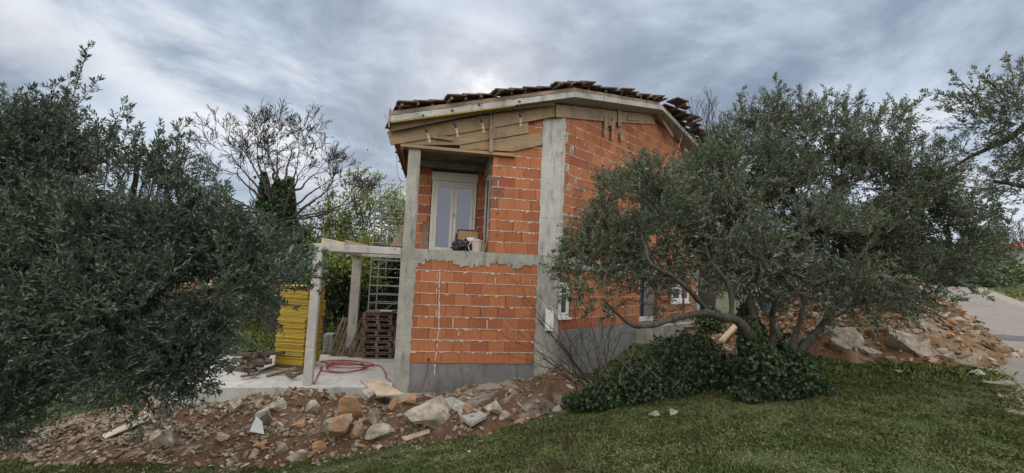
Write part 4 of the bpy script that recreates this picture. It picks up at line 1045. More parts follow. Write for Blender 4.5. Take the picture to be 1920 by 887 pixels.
put_rock(1690, 700, 20, 9, 5, 'small flat stone in the grass below the biggest roadside boulder', hb)
put_rock(1664, 626, 30, 20, 8, 'grey stone half way up the roadside heap', hb)
put_rock(1740, 615, 36, 24, 9, 'brown stone high on the right side of the roadside heap', hb, rot=.5)
put_rock(1620, 600, 34, 24, 7, 'orange stone near the top of the roadside heap', hb)
labs_ = ['largest pale stone at the left end of the ivy', 'small pale stone just left of the largest ivy foot stone', 'flat grey stone below the left part of the ivy', 'low stone in the grass below the left end of the ivy', 'grey stone half under the ivy left of its middle', 'grey stone half under the ivy near its middle', 'small stone in the grass at the right of the ivy stones', 'flat stone in the grass below the middle of the ivy']
for (u, v, w_, h_, k) in ((1066, 746, 34, 30, 2), (1044, 752, 22, 22, 3), (1104, 758, 28, 18, 5), (1046, 772, 26, 16, 0), (1176, 752, 30, 24, 3), (1200, 748, 28, 22, 2), (1266, 778, 24, 14, 5), (1230, 780, 28, 12, 0)):
    o = put_rock(u, v, w_, h_, k, labs_.pop(0), lambda x, y: ground(x, y), group='old wall stones below the ivy')
    o.name = 'stone'
# repeats: loose stones of hand size
for i in range(150):
    x, y = sampA(); z = heapA(x, y); s = random.uniform(.035, .085)
    o = bpy.data.objects.new('stone', RM[random.randrange(10)]); COL.objects.link(o); o.location = (x, y, z+s*.2); o.scale = (s*random.uniform(.9, 1.5), s*random.uniform(.7, 1), s*random.uniform(.4, .8)); o.rotation_euler = (random.gauss(0, .4), random.gauss(0, .4), random.uniform(0, 6.3))
    tag(o, 'fist sized broken stone lying loose on the red earth heap', 'stone', 'loose stones on the red earth heap')
for i in range(110):
    x, y = sampB(); z = heapB(x, y); s = random.uniform(.05, .13)
    if z < ground(x, y)-.05: continue
    o = bpy.data.objects.new('stone', RM[random.randrange(10)]); COL.objects.link(o); o.location = (x, y, z+s*.2); o.scale = (s*random.uniform(.9, 1.6), s*random.uniform(.7, 1), s*random.uniform(.4, .8)); o.rotation_euler = (random.gauss(0, .4), random.gauss(0, .4), random.uniform(0, 6.3))
    tag(o, 'loose broken stone lying on the tan roadside heap', 'stone', 'loose stones on the roadside heap')
# boards and drum behind the olive
mb = MB(); mb.bar(onh(1352, 650, .1, hb), onh(1388, 624, .2, hb), .14, .06); o = mb.build('timber_beam', MATS['wood_light'], bevel=.005); tag(o, 'pale squared timber lying on rubble behind the left limb of the olive', 'timber')
P = onh(1448, 590, 0, hb); mb = MB(); N = 20; mb.tube([P, P+Vector((0, 0, .2)), P+Vector((0, 0, .24)), P+Vector((0, 0, .5)), P+Vector((0, 0, .54)), P+Vector((0, 0, .78))], [.25, .26, .27, .27, .26, .25], N); o = mb.build('barrel', MATS['blue_plastic']); tag(o, 'blue plastic barrel behind the trunk of the olive tree', 'barrel')
mb = MB(); mb.tube([P+Vector((0, 0, .781)), P+Vector((0, 0, .81))], [.262, .25], N); mb.build('lid', MATS['blue_plastic'], o)
P = onh(1592, 578, .08, hb); o = blob('plastic_bag', MATS['blue_plastic'], P, (.22, .16, .18), 9, 4, .7, 3); tag(o, 'dark blue plastic bag caught on the roadside heap', 'bag')

# ------------------------------------------------------------------ vegetation
def nrm(a): return a/np.maximum(np.linalg.norm(a, axis=-1, keepdims=True), 1e-9)
def perp(d, rg=RG):
    r = rg.normal(size=d.shape); r -= (r*d).sum(-1, keepdims=True)*d; return nrm(r)
def sprigs(start, dirs, length, K, leaf_l, leaf_w, name, m, parent, twig_m, droop=.0, ang=.75, tw=.0022, tone=None):
    """start (S,3), dirs (S,3), length (S,) -> one leaf mesh and one twig mesh"""
    S = len(start); side = perp(dirs); up = np.cross(dirs, side)
    t = (np.arange(K)+.6)/K
    bend = side*RG.uniform(-.25, .25, (S, 1))+np.array([0, 0, -droop])
    P = start[:, None, :]+dirs[:, None, :]*(length[:, None]*t)[..., None]+bend[:, None, :]*((t**2)[None, :, None]*length[:, None, None])
    T = nrm(dirs[:, None, :]+2*bend[:, None, :]*t[None, :, None])
    k = np.arange(K); q = (k//2) % 2; sgn = np.where(k % 2 == 0, 1., -1.)
    sd = np.where(q[None, :, None] == 0, side[:, None, :], up[:, None, :])*sgn[None, :, None]
    sd = nrm(sd+RG.normal(size=sd.shape)*.22)
    a = RG.normal(ang, .22, (S, K, 1)); D = nrm(T*np.cos(a)+sd*np.sin(a))
    Wd = nrm(np.cross(D, T)+RG.normal(size=D.shape)*.35); Wd = nrm(Wd-(Wd*D).sum(-1, keepdims=True)*D)
    L = leaf_l*RG.uniform(.6, 1.15, (S, K, 1))*(1-.35*t[None, :, None]**3); ww = leaf_w*RG.uniform(.75, 1.2, (S, K, 1))
    N = np.cross(D, Wd)
    V = np.stack([P, P+D*L*.5+Wd*ww*.5+N*L*.05, P+D*L+N*L*RG.uniform(-.12, .05, (S, K, 1)), P+D*L*.5-Wd*ww*.5+N*L*.05], axis=2).reshape(-1, 4, 3)
    tn = RG.uniform(0, 1, (S, K))*.55+(RG.uniform(0, .45, (S, 1)) if tone is None else tone[:, None])
    leaves = npmesh(name, V, 4, m, parent, tn.reshape(-1))
    # twigs
    s0 = start; s1 = start+dirs*length[:, None]*.55+bend*.3*length[:, None]; s2 = start+dirs*length[:, None]+bend*length[:, None]
    Q = []
    for a_, b_, wa, wb in ((s0, s1, tw, tw*.75), (s1, s2, tw*.75, tw*.35)):
        for vec in (side, up): Q.append(np.stack([a_-vec*wa, a_+vec*wa, b_+vec*wb, b_-vec*wb], axis=1))
    Q = np.concatenate(Q); npmesh('twigs', Q, 4, twig_m, parent)
    return leaves
def holes(P, s, thr, seed):
    out_ = np.empty(len(P), bool)
    for i, p in enumerate(P): out_[i] = mnoise.noise(Vector((p[0]*s+seed, p[1]*s, p[2]*s))) > thr
    return out_
def fill(blobs, dens, up=.45, seed=0, thr=-.18, ns=2.0, ln=(.16, .34)):
    St, Di, Le, To = [], [], [], []
    for b in blobs:
        u, v, r, Y = b[:4]; d = b[4] if len(b) > 4 else 1.0; fz = b[5] if len(b) > 5 else 1.0
        c = np.array(at(u, v, Y)[:]); R_ = r/FPX*Y; n = int(dens*d*R_*R_*(.6+R_))
        p = RG.normal(size=(n, 3)); p = nrm(p)*(RG.uniform(0, 1, (n, 1))**.42); o = p.copy(); p = p*np.array([R_, R_*fz*1.0, R_])+c
        kp = holes(p, ns, thr, seed); p, o = p[kp], o[kp]
        dd = nrm(nrm(o)*.7+np.array([0, 0, up])+RG.normal(size=p.shape)*.45)
        St.append(p); Di.append(dd); Le.append(RG.uniform(ln[0], ln[1], len(p)))
        To.append(np.clip(np.array([.16+.85*mnoise.noise(Vector((q[0]*1.6, q[1]*1.6, q[2]*1.6+seed)))+.4*mnoise.noise(Vector((q[0]*4, q[1]*4, q[2]*4+seed))) for q in p])+RG.uniform(-.08, .14, len(p)), 0, .5))
    return np.concatenate(St), np.concatenate(Di), np.concatenate(Le), np.concatenate(To)
def shoots(lst, seed=0):
    """long upright shoots: (u0,v0,u1,v1,Y) ; returns sprig starts along each, and stems"""
    St, Di, Le, To = [], [], [], []; stems = MB()
    for (u0, v0, u1, v1, Y) in lst:
        a, b = at(u0, v0, Y), at(u1, v1, Y+random.uniform(-.25, .25)); L_ = (b-a).length
        mid = a.lerp(b, .5)+Vector((random.uniform(-.06, .06), random.uniform(-.06, .06), 0))*L_
        stems.tube([a, mid, b], [.006, .004, .0015], 4)
        n = max(5, int(L_/.055))
        for k in range(n):
            t = (k+1)/n; p = a.lerp(mid, t*2) if t < .5 else mid.lerp(b, t*2-1)
            d = (b-a).normalized(); s = Vector((random.gauss(0, 1), random.gauss(0, 1), random.gauss(0, .6)+.5)).normalized()
            dd = (d*.7+s*.75).normalized() if k < n-1 else d
            St.append(p); Di.append(dd); Le.append((.20-.12*t)*random.uniform(.6, 1.4)); To.append(.3)
    return np.array(St), np.array(Di), np.array(Le), np.array(To), stems
def cat4(*a): return [np.concatenate(z) for z in zip(*a)]
def limb(mb, pts, radii, n=11, sub=9, wob_=.02):
    P = [Vector(p) for p in pts]; Q = []; Rr = []
    for i in range(len(P)-1):
        p0, p1, p2, p3 = P[max(i-1, 0)], P[i], P[i+1], P[min(i+2, len(P)-1)]
        for k in range(sub):
            t = k/sub; c = .5*((2*p1)+(-p0+p2)*t+(2*p0-5*p1+4*p2-p3)*t*t+(-p0+3*p1-3*p2+p3)*t**3)
            r = radii[i]+(radii[i+1]-radii[i])*t; c += Vector((mnoise.noise(c*3), mnoise.noise(c*3+Vector((9, 0, 0))), mnoise.noise(c*3+Vector((0, 9, 0)))))*min(wob_, r*.8)*2
            Q.append(c); Rr.append(r*(1+.30*mnoise.noise(c*6)+.22*mnoise.noise(c*17)))
    Q.append(P[-1]); Rr.append(radii[-1]); mb.tube(Q, Rr, n)
# ---- right olive
RT = ghit(1462, 745); olive2 = empty('olive_tree', RT, 'large olive tree with ivy covered forked trunk standing right of the brick house', 'olive tree')
TY = RT.y; print('olive2 base', RT)
tr = MB()
def pt(u, v, dy=0): return at(u, v, TY+dy+(.9 if v < 420 else .5 if v < 470 else 0))
_limb = limb
def limb(mb, pts, radii, *a, **k): _limb(mb, pts, [r*.5 for r in radii], *a, **k)
B = Vector(RT)
limb(tr, [B+Vector((-.15, 0, -.25)), pt(1432, 700), pt(1418, 645, -.1), pt(1385, 603, -.2), pt(1340, 590, -.5), pt(1300, 588, -.7), pt(1250, 604, -1.0), pt(1200, 610, -1.2), pt(1160, 590, -1.3), pt(1130, 560, -1.4)], [.22, .17, .14, .12, .09, .075, .06, .045, .03, .012])
limb(tr, [pt(1418, 650, -.1), pt(1412, 590, .1), pt(1395, 520, .2), pt(1388, 430, .3), pt(1350, 320, .3), pt(1330, 230, .3)], [.14, .10, .07, .06, .04, .01])
limb(tr, [pt(1330, 588, -.5), pt(1300, 550, -.7), pt(1262, 520, -.8), pt(1220, 490, -1.0), pt(1200, 430, -.6)], [.065, .06, .05, .035, .015])
limb(tr, [pt(1372, 598, -.3), pt(1368, 540, -.3), pt(1345, 505, -.3), pt(1325, 470, -.1), pt(1310, 400, .2)], [.07, .06, .05, .035, .015])
limb(tr, [B+Vector((.12, .05, -.25)), pt(1490, 700), pt(1487, 650, .1), pt(1500, 590, .1), pt(1512, 500, .1), pt(1500, 400, .1), pt(1460, 280, .1), pt(1455, 200, .1)], [.20, .13, .09, .065, .06, .045, .03, .01])
limb(tr, [pt(1470, 700, .1), pt(1510, 650, .2), pt(1550, 600, .3), pt(1572, 550, .4), pt(1590, 480, .7), pt(1600, 410, 1.0)], [.13, .12, .10, .075, .05, .03])
limb(tr, [pt(1545, 605, .3), pt(1570, 590, .2), pt(1620, 560, .3), pt(1680, 520, .5)], [.05, .04, .03, .012])
limb(tr, [pt(1440, 690, .1), pt(1450, 600, .6), pt(1445, 500, .9), pt(1430, 400, 1.2), pt(1420, 300, 1.2)], [.12, .08, .06, .05, .02])
limb(tr, [pt(1592, 480, .5), pt(1570, 400, .2), pt(1560, 300, .1), pt(1570, 210, .1)], [.045, .035, .025, .008])
tr.build('trunk', MATS['bark'], olive2, smooth=True); limb = _limb
bl = [(1130, 450, 70, 6.2), (1100, 510, 60, 6.0, .9), (1180, 530, 60, 6.0, .8), (1210, 400, 90, 6.3), (1250, 470, 70, 6.4, .9), (1150, 380, 50, 6.2), (1215, 350, 55, 6.6), (1300, 400, 90, 6.8), (1325, 345, 60, 7.0), (1380, 340, 100, 7.2), (1370, 440, 80, 7.0), (1370, 285, 50, 7.4),
      (1430, 270, 80, 7.6), (1460, 220, 45, 7.4), (1460, 380, 100, 7.4), (1540, 270, 80, 7.6), (1560, 360, 100, 7.2), (1560, 460, 90, 7.0), (1480, 490, 70, 7.2, .8), (1640, 290, 80, 7.4), (1650, 390, 100, 7.0), (1640, 490, 80, 6.8), (1720, 330, 60, 7.2), (1740, 410, 90, 6.9), (1720, 500, 70, 6.6), (1785, 455, 55, 6.6), (1770, 370, 45, 6.9, .7), (1830, 440, 30, 6.7, .4), (1640, 560, 45, 6.4, .45), (1700, 540, 50, 6.3, .7), (1780, 515, 50, 6.3, .7), (1410, 520, 60, 7.4, .6), (1300, 480, 50, 6.8, .7), (1240, 560, 35, 6.0, .4), (1690, 220, 32, 7.4, .7), (1570, 205, 35, 7.4, .7), (1340, 470, 55, 6.0, .7), (1420, 480, 60, 5.9, .7), (1490, 520, 55, 5.9, .6), (1570, 520, 60, 5.9, .7), (1530, 440, 70, 6.0, .7), (1620, 470, 60, 6.0, .7), (1380, 400, 70, 6.1, .6), (1270, 430, 50, 6.0, .7), (1560, 575, 30, 6.0, .5), (1460, 570, 28, 6.0, .4), (1420, 480, 85, 8.2, .8), (1500, 520, 60, 8.2, .8), (1360, 500, 50, 8.0, .6), (1580, 550, 45, 7.8, .7), (1640, 585, 32, 6.1, .5), (1700, 580, 32, 6.1, .55), (1750, 560, 34, 6.1, .6), (1610, 540, 45, 6.1, .7), (1480, 590, 26, 5.9, .4), (1530, 610, 30, 6.0, .7), (1480, 630, 30, 6.2, .5), (1570, 650, 26, 6.3, .4), (1300, 560, 26, 5.9, .35), (1370, 560, 30, 5.9, .4), (1240, 500, 50, 5.9, .7), (1120, 560, 36, 5.9, .45), (1170, 460, 60, 6.0, .6)]
S = fill(bl, 1000, up=.5, seed=1, thr=-.07, ns=2.1)
sh = []
for (u, v) in ((1380, 205), (1395, 170), (1455, 148), (1470, 170), (1500, 168), (1520, 180), (1552, 175), (1580, 190), (1612, 180), (1690, 205), (1712, 200), (1700, 245), (1765, 272), (1790, 300), (1770, 330), (1822, 380), (1860, 395), (1345, 245), (1330, 275), (1290, 310), (1200, 285), (1225, 290), (1255, 310), (1185, 305), (1140, 330), (1100, 420), (1060, 440), (1650, 210), (1610, 210), (1740, 300), (1865, 450), (1830, 350)):
    dx = random.uniform(-45, 15); dy = random.uniform(70, 120); sh.append((u+dx, v+dy, u, v, random.uniform(6.7, 7.5) if u > 1300 else 6.4))
for (u0, v0, u, v) in ((1100, 470, 1045, 470), (1100, 520, 1048, 505), (1110, 540, 1060, 560), (1180, 560, 1130, 598), (1780, 520, 1850, 555), (1720, 560, 1790, 560), (1680, 570, 1740, 590), (1240, 560, 1230, 590), (1620, 560, 1640, 610), (1700, 540, 1700, 600), (1150, 560, 1100, 590)):
    sh.append((u0, v0, u, v, 6.1))
SS = shoots(sh); S = cat4(S, SS[:4]); SS[4].build('stems', MATS['twig'], olive2)
print('sprigs2', len(S[0])); sprigs(S[0], S[1], S[2]*1.1, 18, .076, .020, 'crown', MATS['olive_leaf'], olive2, MATS['twig_pale'], droop=.08, tone=S[3])
# ---- left olive
LB = ghit(150, 830); LB = Vector((LB.x, max(LB.y, 5.0), 0)); LB = Vector((at(-70, 800, 5.2).x, 5.2, 0)); LB.z = ground(LB.x, LB.y)
olive1 = empty('olive_tree', LB, 'big dark olive tree filling the left edge in front of the terrace', 'olive tree')
tr = MB(); q = lambda u, v, Y: at(u, v, Y)
limb(tr, [LB+Vector((0, 0, -.2)), q(-30, 760, 5.3), q(60, 690, 5.3), q(130, 650, 5.1), q(180, 560, 5.0), q(230, 430, 4.9), q(260, 300, 4.9)], [.2, .15, .12, .10, .08, .05, .012])
limb(tr, [q(100, 690, 5.1), q(90, 600, 5.0), q(40, 480, 4.9), q(60, 330, 4.8), q(120, 180, 4.8)], [.12, .09, .07, .04, .012])
limb(tr, [q(150, 660, 5.1), q(230, 600, 5.0), q(330, 560, 4.8), q(430, 540, 4.7), q(530, 520, 4.7)], [.09, .07, .05, .03, .01])
limb(tr, [q(-20, 740, 5.2), q(-50, 690, 5.0), q(-40, 660, 4.8), q(-150, 600, 4.8)], [.1, .08, .06, .04])
limb(tr, [q(180, 560, 5.0), q(280, 480, 4.8), q(380, 430, 4.7), q(450, 400, 4.7)], [.07, .05, .03, .01])
limb(tr, [q(20, 760, 5.0), q(110, 720, 5.0), q(200, 650, 4.8), q(260, 640, 4.6)], [.05, .05, .04, .02])
tr.build('trunk', MATS['bark'], olive1, smooth=True)
bl = [(-40, 300, 110, 4.6), (50, 330, 100, 4.7), (90, 260, 60, 4.8, .8), (30, 230, 50, 4.7, .6), (150, 340, 80, 4.8), (230, 370, 72, 4.9, .9), (310, 385, 62, 4.9, .8), (360, 425, 52, 4.9, .8), (0, 450, 120, 4.5), (110, 440, 110, 4.5), (220, 460, 110, 4.5), (320, 470, 90, 4.6), (400, 460, 70, 4.7), (440, 480, 62, 4.7, .7), (520, 490, 42, 4.7, .3), (60, 560, 110, 4.3), (180, 570, 110, 4.2), (290, 580, 100, 4.2), (390, 560, 90, 4.4), (430, 565, 55, 4.6, .9), (470, 520, 50, 4.7, .6), (-60, 560, 110, 4.3), (330, 660, 80, 4.2), (240, 680, 80, 4.2), (385, 635, 58, 4.4, .9), (300, 720, 50, 4.1, .8), (370, 695, 36, 4.2, .5), (275, 770, 32, 4.0, .7), (150, 660, 70, 4.4, .45), (60, 660, 60, 4.4, .35), (100, 730, 50, 4.6, .25), (20, 740, 70, 4.5, .6), (-20, 790, 60, 4.3, .9), (0, 680, 80, 4.4, .8), (190, 710, 45, 4.4, .4), (100, 640, 70, 4.5, .6), (560, 525, 24, 4.6, .3), (195, 260, 45, 4.9, .55), (330, 315, 30, 4.9, .35), (440, 425, 34, 4.9, .4)]
S = fill(bl, 2500, up=.42, seed=4, thr=-.15, ns=1.9, ln=(.13, .28))
sh = []
for (u0, v0, u, v) in ((90, 260, 165, 92), (110, 230, 182, 152), (60, 250, 110, 155), (100, 270, 130, 150), (40, 240, 60, 170), (0, 260, 5, 165), (-20, 280, -5, 190), (70, 260, 85, 195), (200, 330, 230, 200), (215, 330, 245, 205), (180, 320, 190, 235), (250, 340, 262, 240), (290, 340, 350, 232), (280, 340, 300, 240), (320, 340, 335, 240), (330, 370, 355, 262), (350, 390, 375, 310), (380, 420, 420, 350), (150, 320, 165, 250), (400, 430, 445, 390), (460, 440, 500, 410), (500, 460, 560, 430), (520, 500, 600, 470), (540, 520, 600, 500), (540, 540, 590, 545), (500, 560, 548, 575), (470, 590, 520, 610), (440, 630, 490, 665), (410, 660, 455, 690), (360, 710, 400, 728), (280, 760, 300, 800), (250, 770, 262, 812), (240, 340, 255, 250), (170, 330, 212, 250), (510, 520, 590, 520), (20, 270, 38, 190)):
    sh.append((u0, v0, u, v, random.uniform(4.5, 4.9)))
ol = [(0, 215), (60, 205), (110, 190), (200, 250), (240, 250), (300, 280), (350, 285), (380, 340), (440, 395), (500, 430), (560, 460), (590, 500)]
for k in range(46):
    u = random.uniform(0, 590); v = interp(ol, u)+random.uniform(-28, 25); sh.append((u-random.uniform(5, 45), v+random.uniform(60, 110), u, v, random.uniform(4.5, 5.0)))
for k in range(16):
    v = random.uniform(480, 760); u = 560-(v-480)*.95+random.uniform(-20, 30); sh.append((u-random.uniform(40, 80), v-random.uniform(0, 40), u, v, random.uniform(4.2, 4.6)))
SS = shoots(sh); S = cat4(S, SS[:4]); SS[4].build('stems', MATS['twig'], olive1)
print('sprigs1', len(S[0])); sprigs(S[0], S[1], S[2], 16, .066, .0165, 'crown', MATS['olive_leaf_deep'], olive1, MATS['twig_pale'], droop=.1, tone=S[3], tw=.0016)
# ---- third olive, mostly outside on the right
b3 = Vector((6.35, 4.55, 0)); b3.z = ground(b3.x, b3.y); olive3 = empty('olive_tree', b3, 'olive tree reaching in from the right edge over the road', 'olive tree')
tr = MB(); limb(tr, [b3+Vector((0, 0, -.2)), Vector((6.4, 4.5, .8)), at(2060, 420, 5.0), at(1990, 260, 5.0), at(1970, 170, 5.0)], [.16, .13, .09, .05, .015])
limb(tr, [at(2060, 300, 5.0), at(1960, 215, 5.0), at(1880, 265, 5.2), at(1820, 295, 5.3), at(1765, 330, 5.4)], [.05, .04, .03, .02, .012])
limb(tr, [at(2070, 420, 5.0), at(1980, 360, 5.1), at(1920, 350, 5.1), at(1860, 340, 5.2)], [.06, .045, .03, .01])
tr.build('trunk', MATS['bark'], olive3, smooth=True)
bl = [(1905, 190, 55, 5.1), (1860, 210, 50, 5.1, .9), (1820, 200, 38, 5.1, .7), (1880, 250, 50, 5.2, 1), (1840, 240, 35, 5.2, .8), (1930, 300, 60, 5.1, .8), (1890, 340, 32, 5.1, .8), (1870, 385, 36, 5.1, .8), (1905, 400, 34, 5.1, .7), (1940, 220, 70, 5.0), (1990, 300, 100, 5.0), (2040, 200, 90, 5.0), (1840, 300, 24, 5.2, .6)]
S = fill(bl, 1000, up=.25, seed=9, thr=-.1, ns=2.6, ln=(.14, .28))
SS = shoots([(1840, 200, 1740, 172, 5.1), (1850, 220, 1752, 205, 5.1), (1840, 190, 1790, 140, 5.1), (1880, 190, 1830, 132, 5.1), (1890, 180, 1850, 150, 5.1), (1900, 170, 1888, 110, 5.1), (1930, 170, 1918, 118, 5.1), (1840, 240, 1770, 240, 5.2), (1830, 290, 1775, 280, 5.3), (1815, 290, 1770, 262, 5.3), (1880, 380, 1850, 425, 5.1), (1900, 400, 1885, 445, 5.1), (1860, 370, 1825, 400, 5.1), (1900, 330, 1850, 320, 5.1), (1900, 360, 1850, 355, 5.1)])
S = cat4(S, SS[:4]); SS[4].build('stems', MATS['twig'], olive3); sprigs(S[0], S[1], S[2], 16, .055, .015, 'crown', MATS['olive_leaf'], olive3, MATS['twig_pale'], droop=.08, tone=S[3])

# ---- bare trees by recursive branching
def branchy(base, d0, L0, r0, depth, mb, rs, up=.12, spread=.6, tips=None, ratio=.78, nmin=2, nmax=3, rmin=.004):
    def rec(p, d, L, r, k):
        n = 3; pts = [p]; q_ = p.copy(); dd = d.copy()
        for i in range(n):
            dd = (dd+Vector((rs.gauss(0, .13), rs.gauss(0, .13), rs.gauss(0, .10)+up*.3))).normalized(); q_ = q_+dd*(L/n); pts.append(q_.copy())
        r1 = max(r*.62, rmin); mb.tube(pts, [max(r+(r1-r)*i/n, rmin) for i in range(n+1)], 5 if r > .03 else 3, cap=False)
        if tips is not None and k <= 2: tips.append((q_.copy(), dd.copy()))
        if k == 0: return
        for j in range(rs.randint(nmin, nmax)):
            s = Vector((rs.gauss(0, 1), rs.gauss(0, 1), rs.gauss(0, .8))); s -= s.dot(dd)*dd; s.normalize()
            sp = rs.uniform(.35, 1.1)*spread; nd = (dd*math.cos(sp)+s*math.sin(sp)+Vector((0, 0, up))).normalized()
            st = pts[-1] if j < 2 else pts[rs.randint(1, 2)]
            rec(st.copy(), nd, L*ratio*rs.uniform(.75, 1.15), r1*(.95 if j == 0 else .75), k-1)
    rec(Vector(base), Vector(d0), L0, r0, depth)
# walnut with ivy
wy = 19.0; wb = at(518, 600, wy); wb.z = ground(wb.x, wb.y); walnut = empty('walnut_tree', wb, 'bare wide crowned tree with ivy covered trunk behind the terrace', 'tree')
mb = MB(); rs = random.Random(11)
fork = at(520, 400, wy); limb(mb, [wb+Vector((0, 0, -.3)), at(517, 500, wy), fork], [.5, .46, .38], 10)
tw = MB()
for (u, v, r) in ((500, 350, .13), (528, 345, .14), (445, 395, .10), (590, 375, .09), (548, 360, .11), (565, 410, .09), (468, 352, .09), (570, 345, .08), (512, 315, .09), (580, 440, .08), (470, 430, .08), (485, 310, .07), (540, 310, .08), (430, 370, .06), (610, 400, .06), (455, 320, .06), (430, 420, .07), (600, 350, .06), (420, 400, .05), (630, 390, .05), (520, 290, .06), (555, 320, .06), (480, 380, .07), (440, 440, .05), (610, 430, .05), (500, 330, .06)):
    e = at(u, v, wy+rs.uniform(-1.2, 1.2)); s0 = fork+Vector((rs.uniform(-.2, .2), 0, rs.uniform(-1.1, .4)))
    m_ = s0.lerp(e, .5)+Vector((0, 0, rs.uniform(-.1, .2))); limb(mb, [s0, m_, e], [r*1.15, r*.75, r*.5], 7, wob_=.06)
    branchy(e, (e-m_).normalized(), .70, r*.42, 6, tw, rs, up=.06, spread=.66, rmin=.0085, ratio=.81)
mb.build('trunk', MATS['bark_dark'], walnut, smooth=True); tw.build('branches', MATS['twig'], walnut)
def leafcloud(name, P, size, m, parent, tone=None, flatness=.0, dirn=None, aspect=.9):
    n = len(P); D = nrm(RG.normal(size=(n, 3))+(0 if dirn is None else dirn)); Wd = perp(D); L = size*RG.uniform(.6, 1.2, (n, 1)); N = np.cross(D, Wd)
    V = np.stack([P-D*L*.5, P-D*L*.1+Wd*L*aspect*.5+N*L*.12, P+D*L*.5, P-D*L*.1-Wd*L*aspect*.5+N*L*.12], axis=1)
    return npmesh(name, V, 4, m, parent, RG.uniform(0, 1, n) if tone is None else np.clip(tone+RG.uniform(-.3, .3, n), 0, 1))
def cyl_leaves(axis, radii, n, bias=1.0):
    axis = [np.array(a[:]) for a in axis]; P = []
    for k in range(n):
        t = random.random()*(len(axis)-1); i = int(t); f = t-i; c = axis[i]*(1-f)+axis[i+1]*f; r = radii[i]*(1-f)+radii[i+1]*f
        v = RG.normal(size=3); v /= np.linalg.norm(v); P.append(c+v*r*random.uniform(.6, 1.1)*np.array([1, 1, .8]))
    return np.array(P)
P = np.concatenate([cyl_leaves([at(505, 590, wy), at(510, 480, wy), at(512, 420, wy), at(523, 340, wy)], [.75, .72, .66, .16], 5000), cyl_leaves([at(508, 450, wy), at(497, 380, wy), at(495, 325, wy)], [.6, .30, .10], 2400), cyl_leaves([at(520, 450, wy), at(538, 390, wy), at(545, 335, wy)], [.62, .38, .12], 2600), cyl_leaves([at(500, 370, wy), at(490, 355, wy)], [.2, .15], 300)])
leafcloud('ivy', P, .14, MATS['ivy_leaf'], walnut)
P = np.array([at(u, v, wy)[:] for u, v in ((545, 222), (552, 226), (538, 224), (516, 228), (503, 236), (580, 257), (540, 254), (494, 255), (488, 267), (586, 295), (490, 322), (478, 332))])
mb = MB()
for p in P: mb.tube([Vector(p)+Vector((0, 0, -.07)), Vector(p), Vector(p)+Vector((0, 0, .07))], [.02, .07, .02], 6)
mb.build('husks', MATS['wire'], walnut)
# tree behind the right olive (trunk visible at 1330)
tb_ = ghit(1326, 618, hb); tb_ = Vector((at(1328, 600, 12.2).x, 12.2, 0)); tb_.z = ground(tb_.x, tb_.y)
t2 = empty('bare_tree', tb_, 'bare tree with straight dark trunk standing behind the olive next to the house corner', 'tree')
mb = MB(); tw = MB(); rs = random.Random(3)
top = at(1318, 420, 12.3); limb(mb, [tb_+Vector((0, 0, -.2)), at(1325, 540, 12.2), top], [.22, .18, .14], 9)
for (u, v) in ((1330, 300), (1370, 320), (1290, 330), (1345, 290), (1400, 330)):
    e = at(u, v, 12.3+rs.uniform(-.6, .6)); limb(mb, [top, top.lerp(e, .5)+Vector((rs.uniform(-.1, .1), 0, .1)), e], [.09, .07, .04], 6); branchy(e, (e-top).normalized(), .62, .03, 4, tw, rs, up=.2, spread=.5, rmin=.0045)
mb.build('trunk', MATS['bark_dark'], t2, smooth=True); tw.build('branches', MATS['twig'], t2)
P = cyl_leaves([at(1328, 615, 12), at(1328, 590, 12.1)], [.5, .3], 1500); leafcloud('grass_tuft', P, .07, MATS['bush_leaf'], t2)
# background trees & bushes behind the terrace
def bgtree(u, v_base, v_top, rpx, Y, m, label, n=2600, leaf=.13, seed=0, cat='tree', name='tree', group=None, trunk=.1, dens=1, bare=True):
    b = at(u, v_base, Y); b.z = ground(b.x, b.y); t = empty(name, b, label, cat, group); rs = random.Random(seed); mb = MB(); tips = []
    top = at(u, v_top, Y); H = max(top.z-b.z, 1.0); limb(mb, [b+Vector((0, 0, -.2)), b+Vector((rs.uniform(-.2, .2), 0, H*.35))], [trunk, trunk*.7], 6)
    for k in range(5):
        d = Vector((rs.gauss(0, .45), rs.gauss(0, .45), 1)).normalized()
        branchy(b+Vector((0, 0, H*(.2+.1*k*.5))), d, H*.24, trunk*.5, 4, mb, rs, up=.08, spread=.6, tips=tips, rmin=.012*Y/20)
    mb.build('trunk', MATS['twig'] if bare else MATS['bark_dark'], t)
    R_ = rpx/FPX*Y; c = Vector((b.x, b.y, b.z+H*.62)); P = []
    TT = [p for p, d in tips if abs(p.x-c.x) < R_*1.15]
    if not TT: TT = [c]
    for i in range(n):
        p = rs.choice(TT)+Vector((rs.gauss(0, .22), rs.gauss(0, .22), rs.gauss(0, .2)))*(Y/20)
        P.append(p[:])
    leafcloud('crown', np.array(P), leaf, m, t); return t
bgtree(682, 560, 352, 55, 22, MATS['spring_leaf'], 'tall thin tree with fresh pale green leaves left of the scaffold', 2600, .12, 5, trunk=.1)
bgtree(740, 560, 372, 50, 21, MATS['spring_leaf'], 'pale green leafing tree behind the scaffold tower', 2400, .12, 8, trunk=.1)
bgtree(620, 570, 405, 50, 22, MATS['spring_leaf'], 'low pale green tree just right of the bare ivy trunk', 3200, .13, 9, trunk=.11)
bgtree(655, 640, 455, 60, 18, MATS['spring_leaf'], 'bushy olive green tree seen between the pergola posts', 5200, .12, 12, trunk=.12)
bgtree(720, 640, 470, 55, 18, MATS['bush_leaf'], 'darker bush seen through the scaffold under the pergola beam', 5200, .12, 13, trunk=.1)
bgtree(610, 640, 490, 50, 17, MATS['bush_leaf'], 'dark bush directly behind the front pergola post', 5200, .12, 14, trunk=.1)
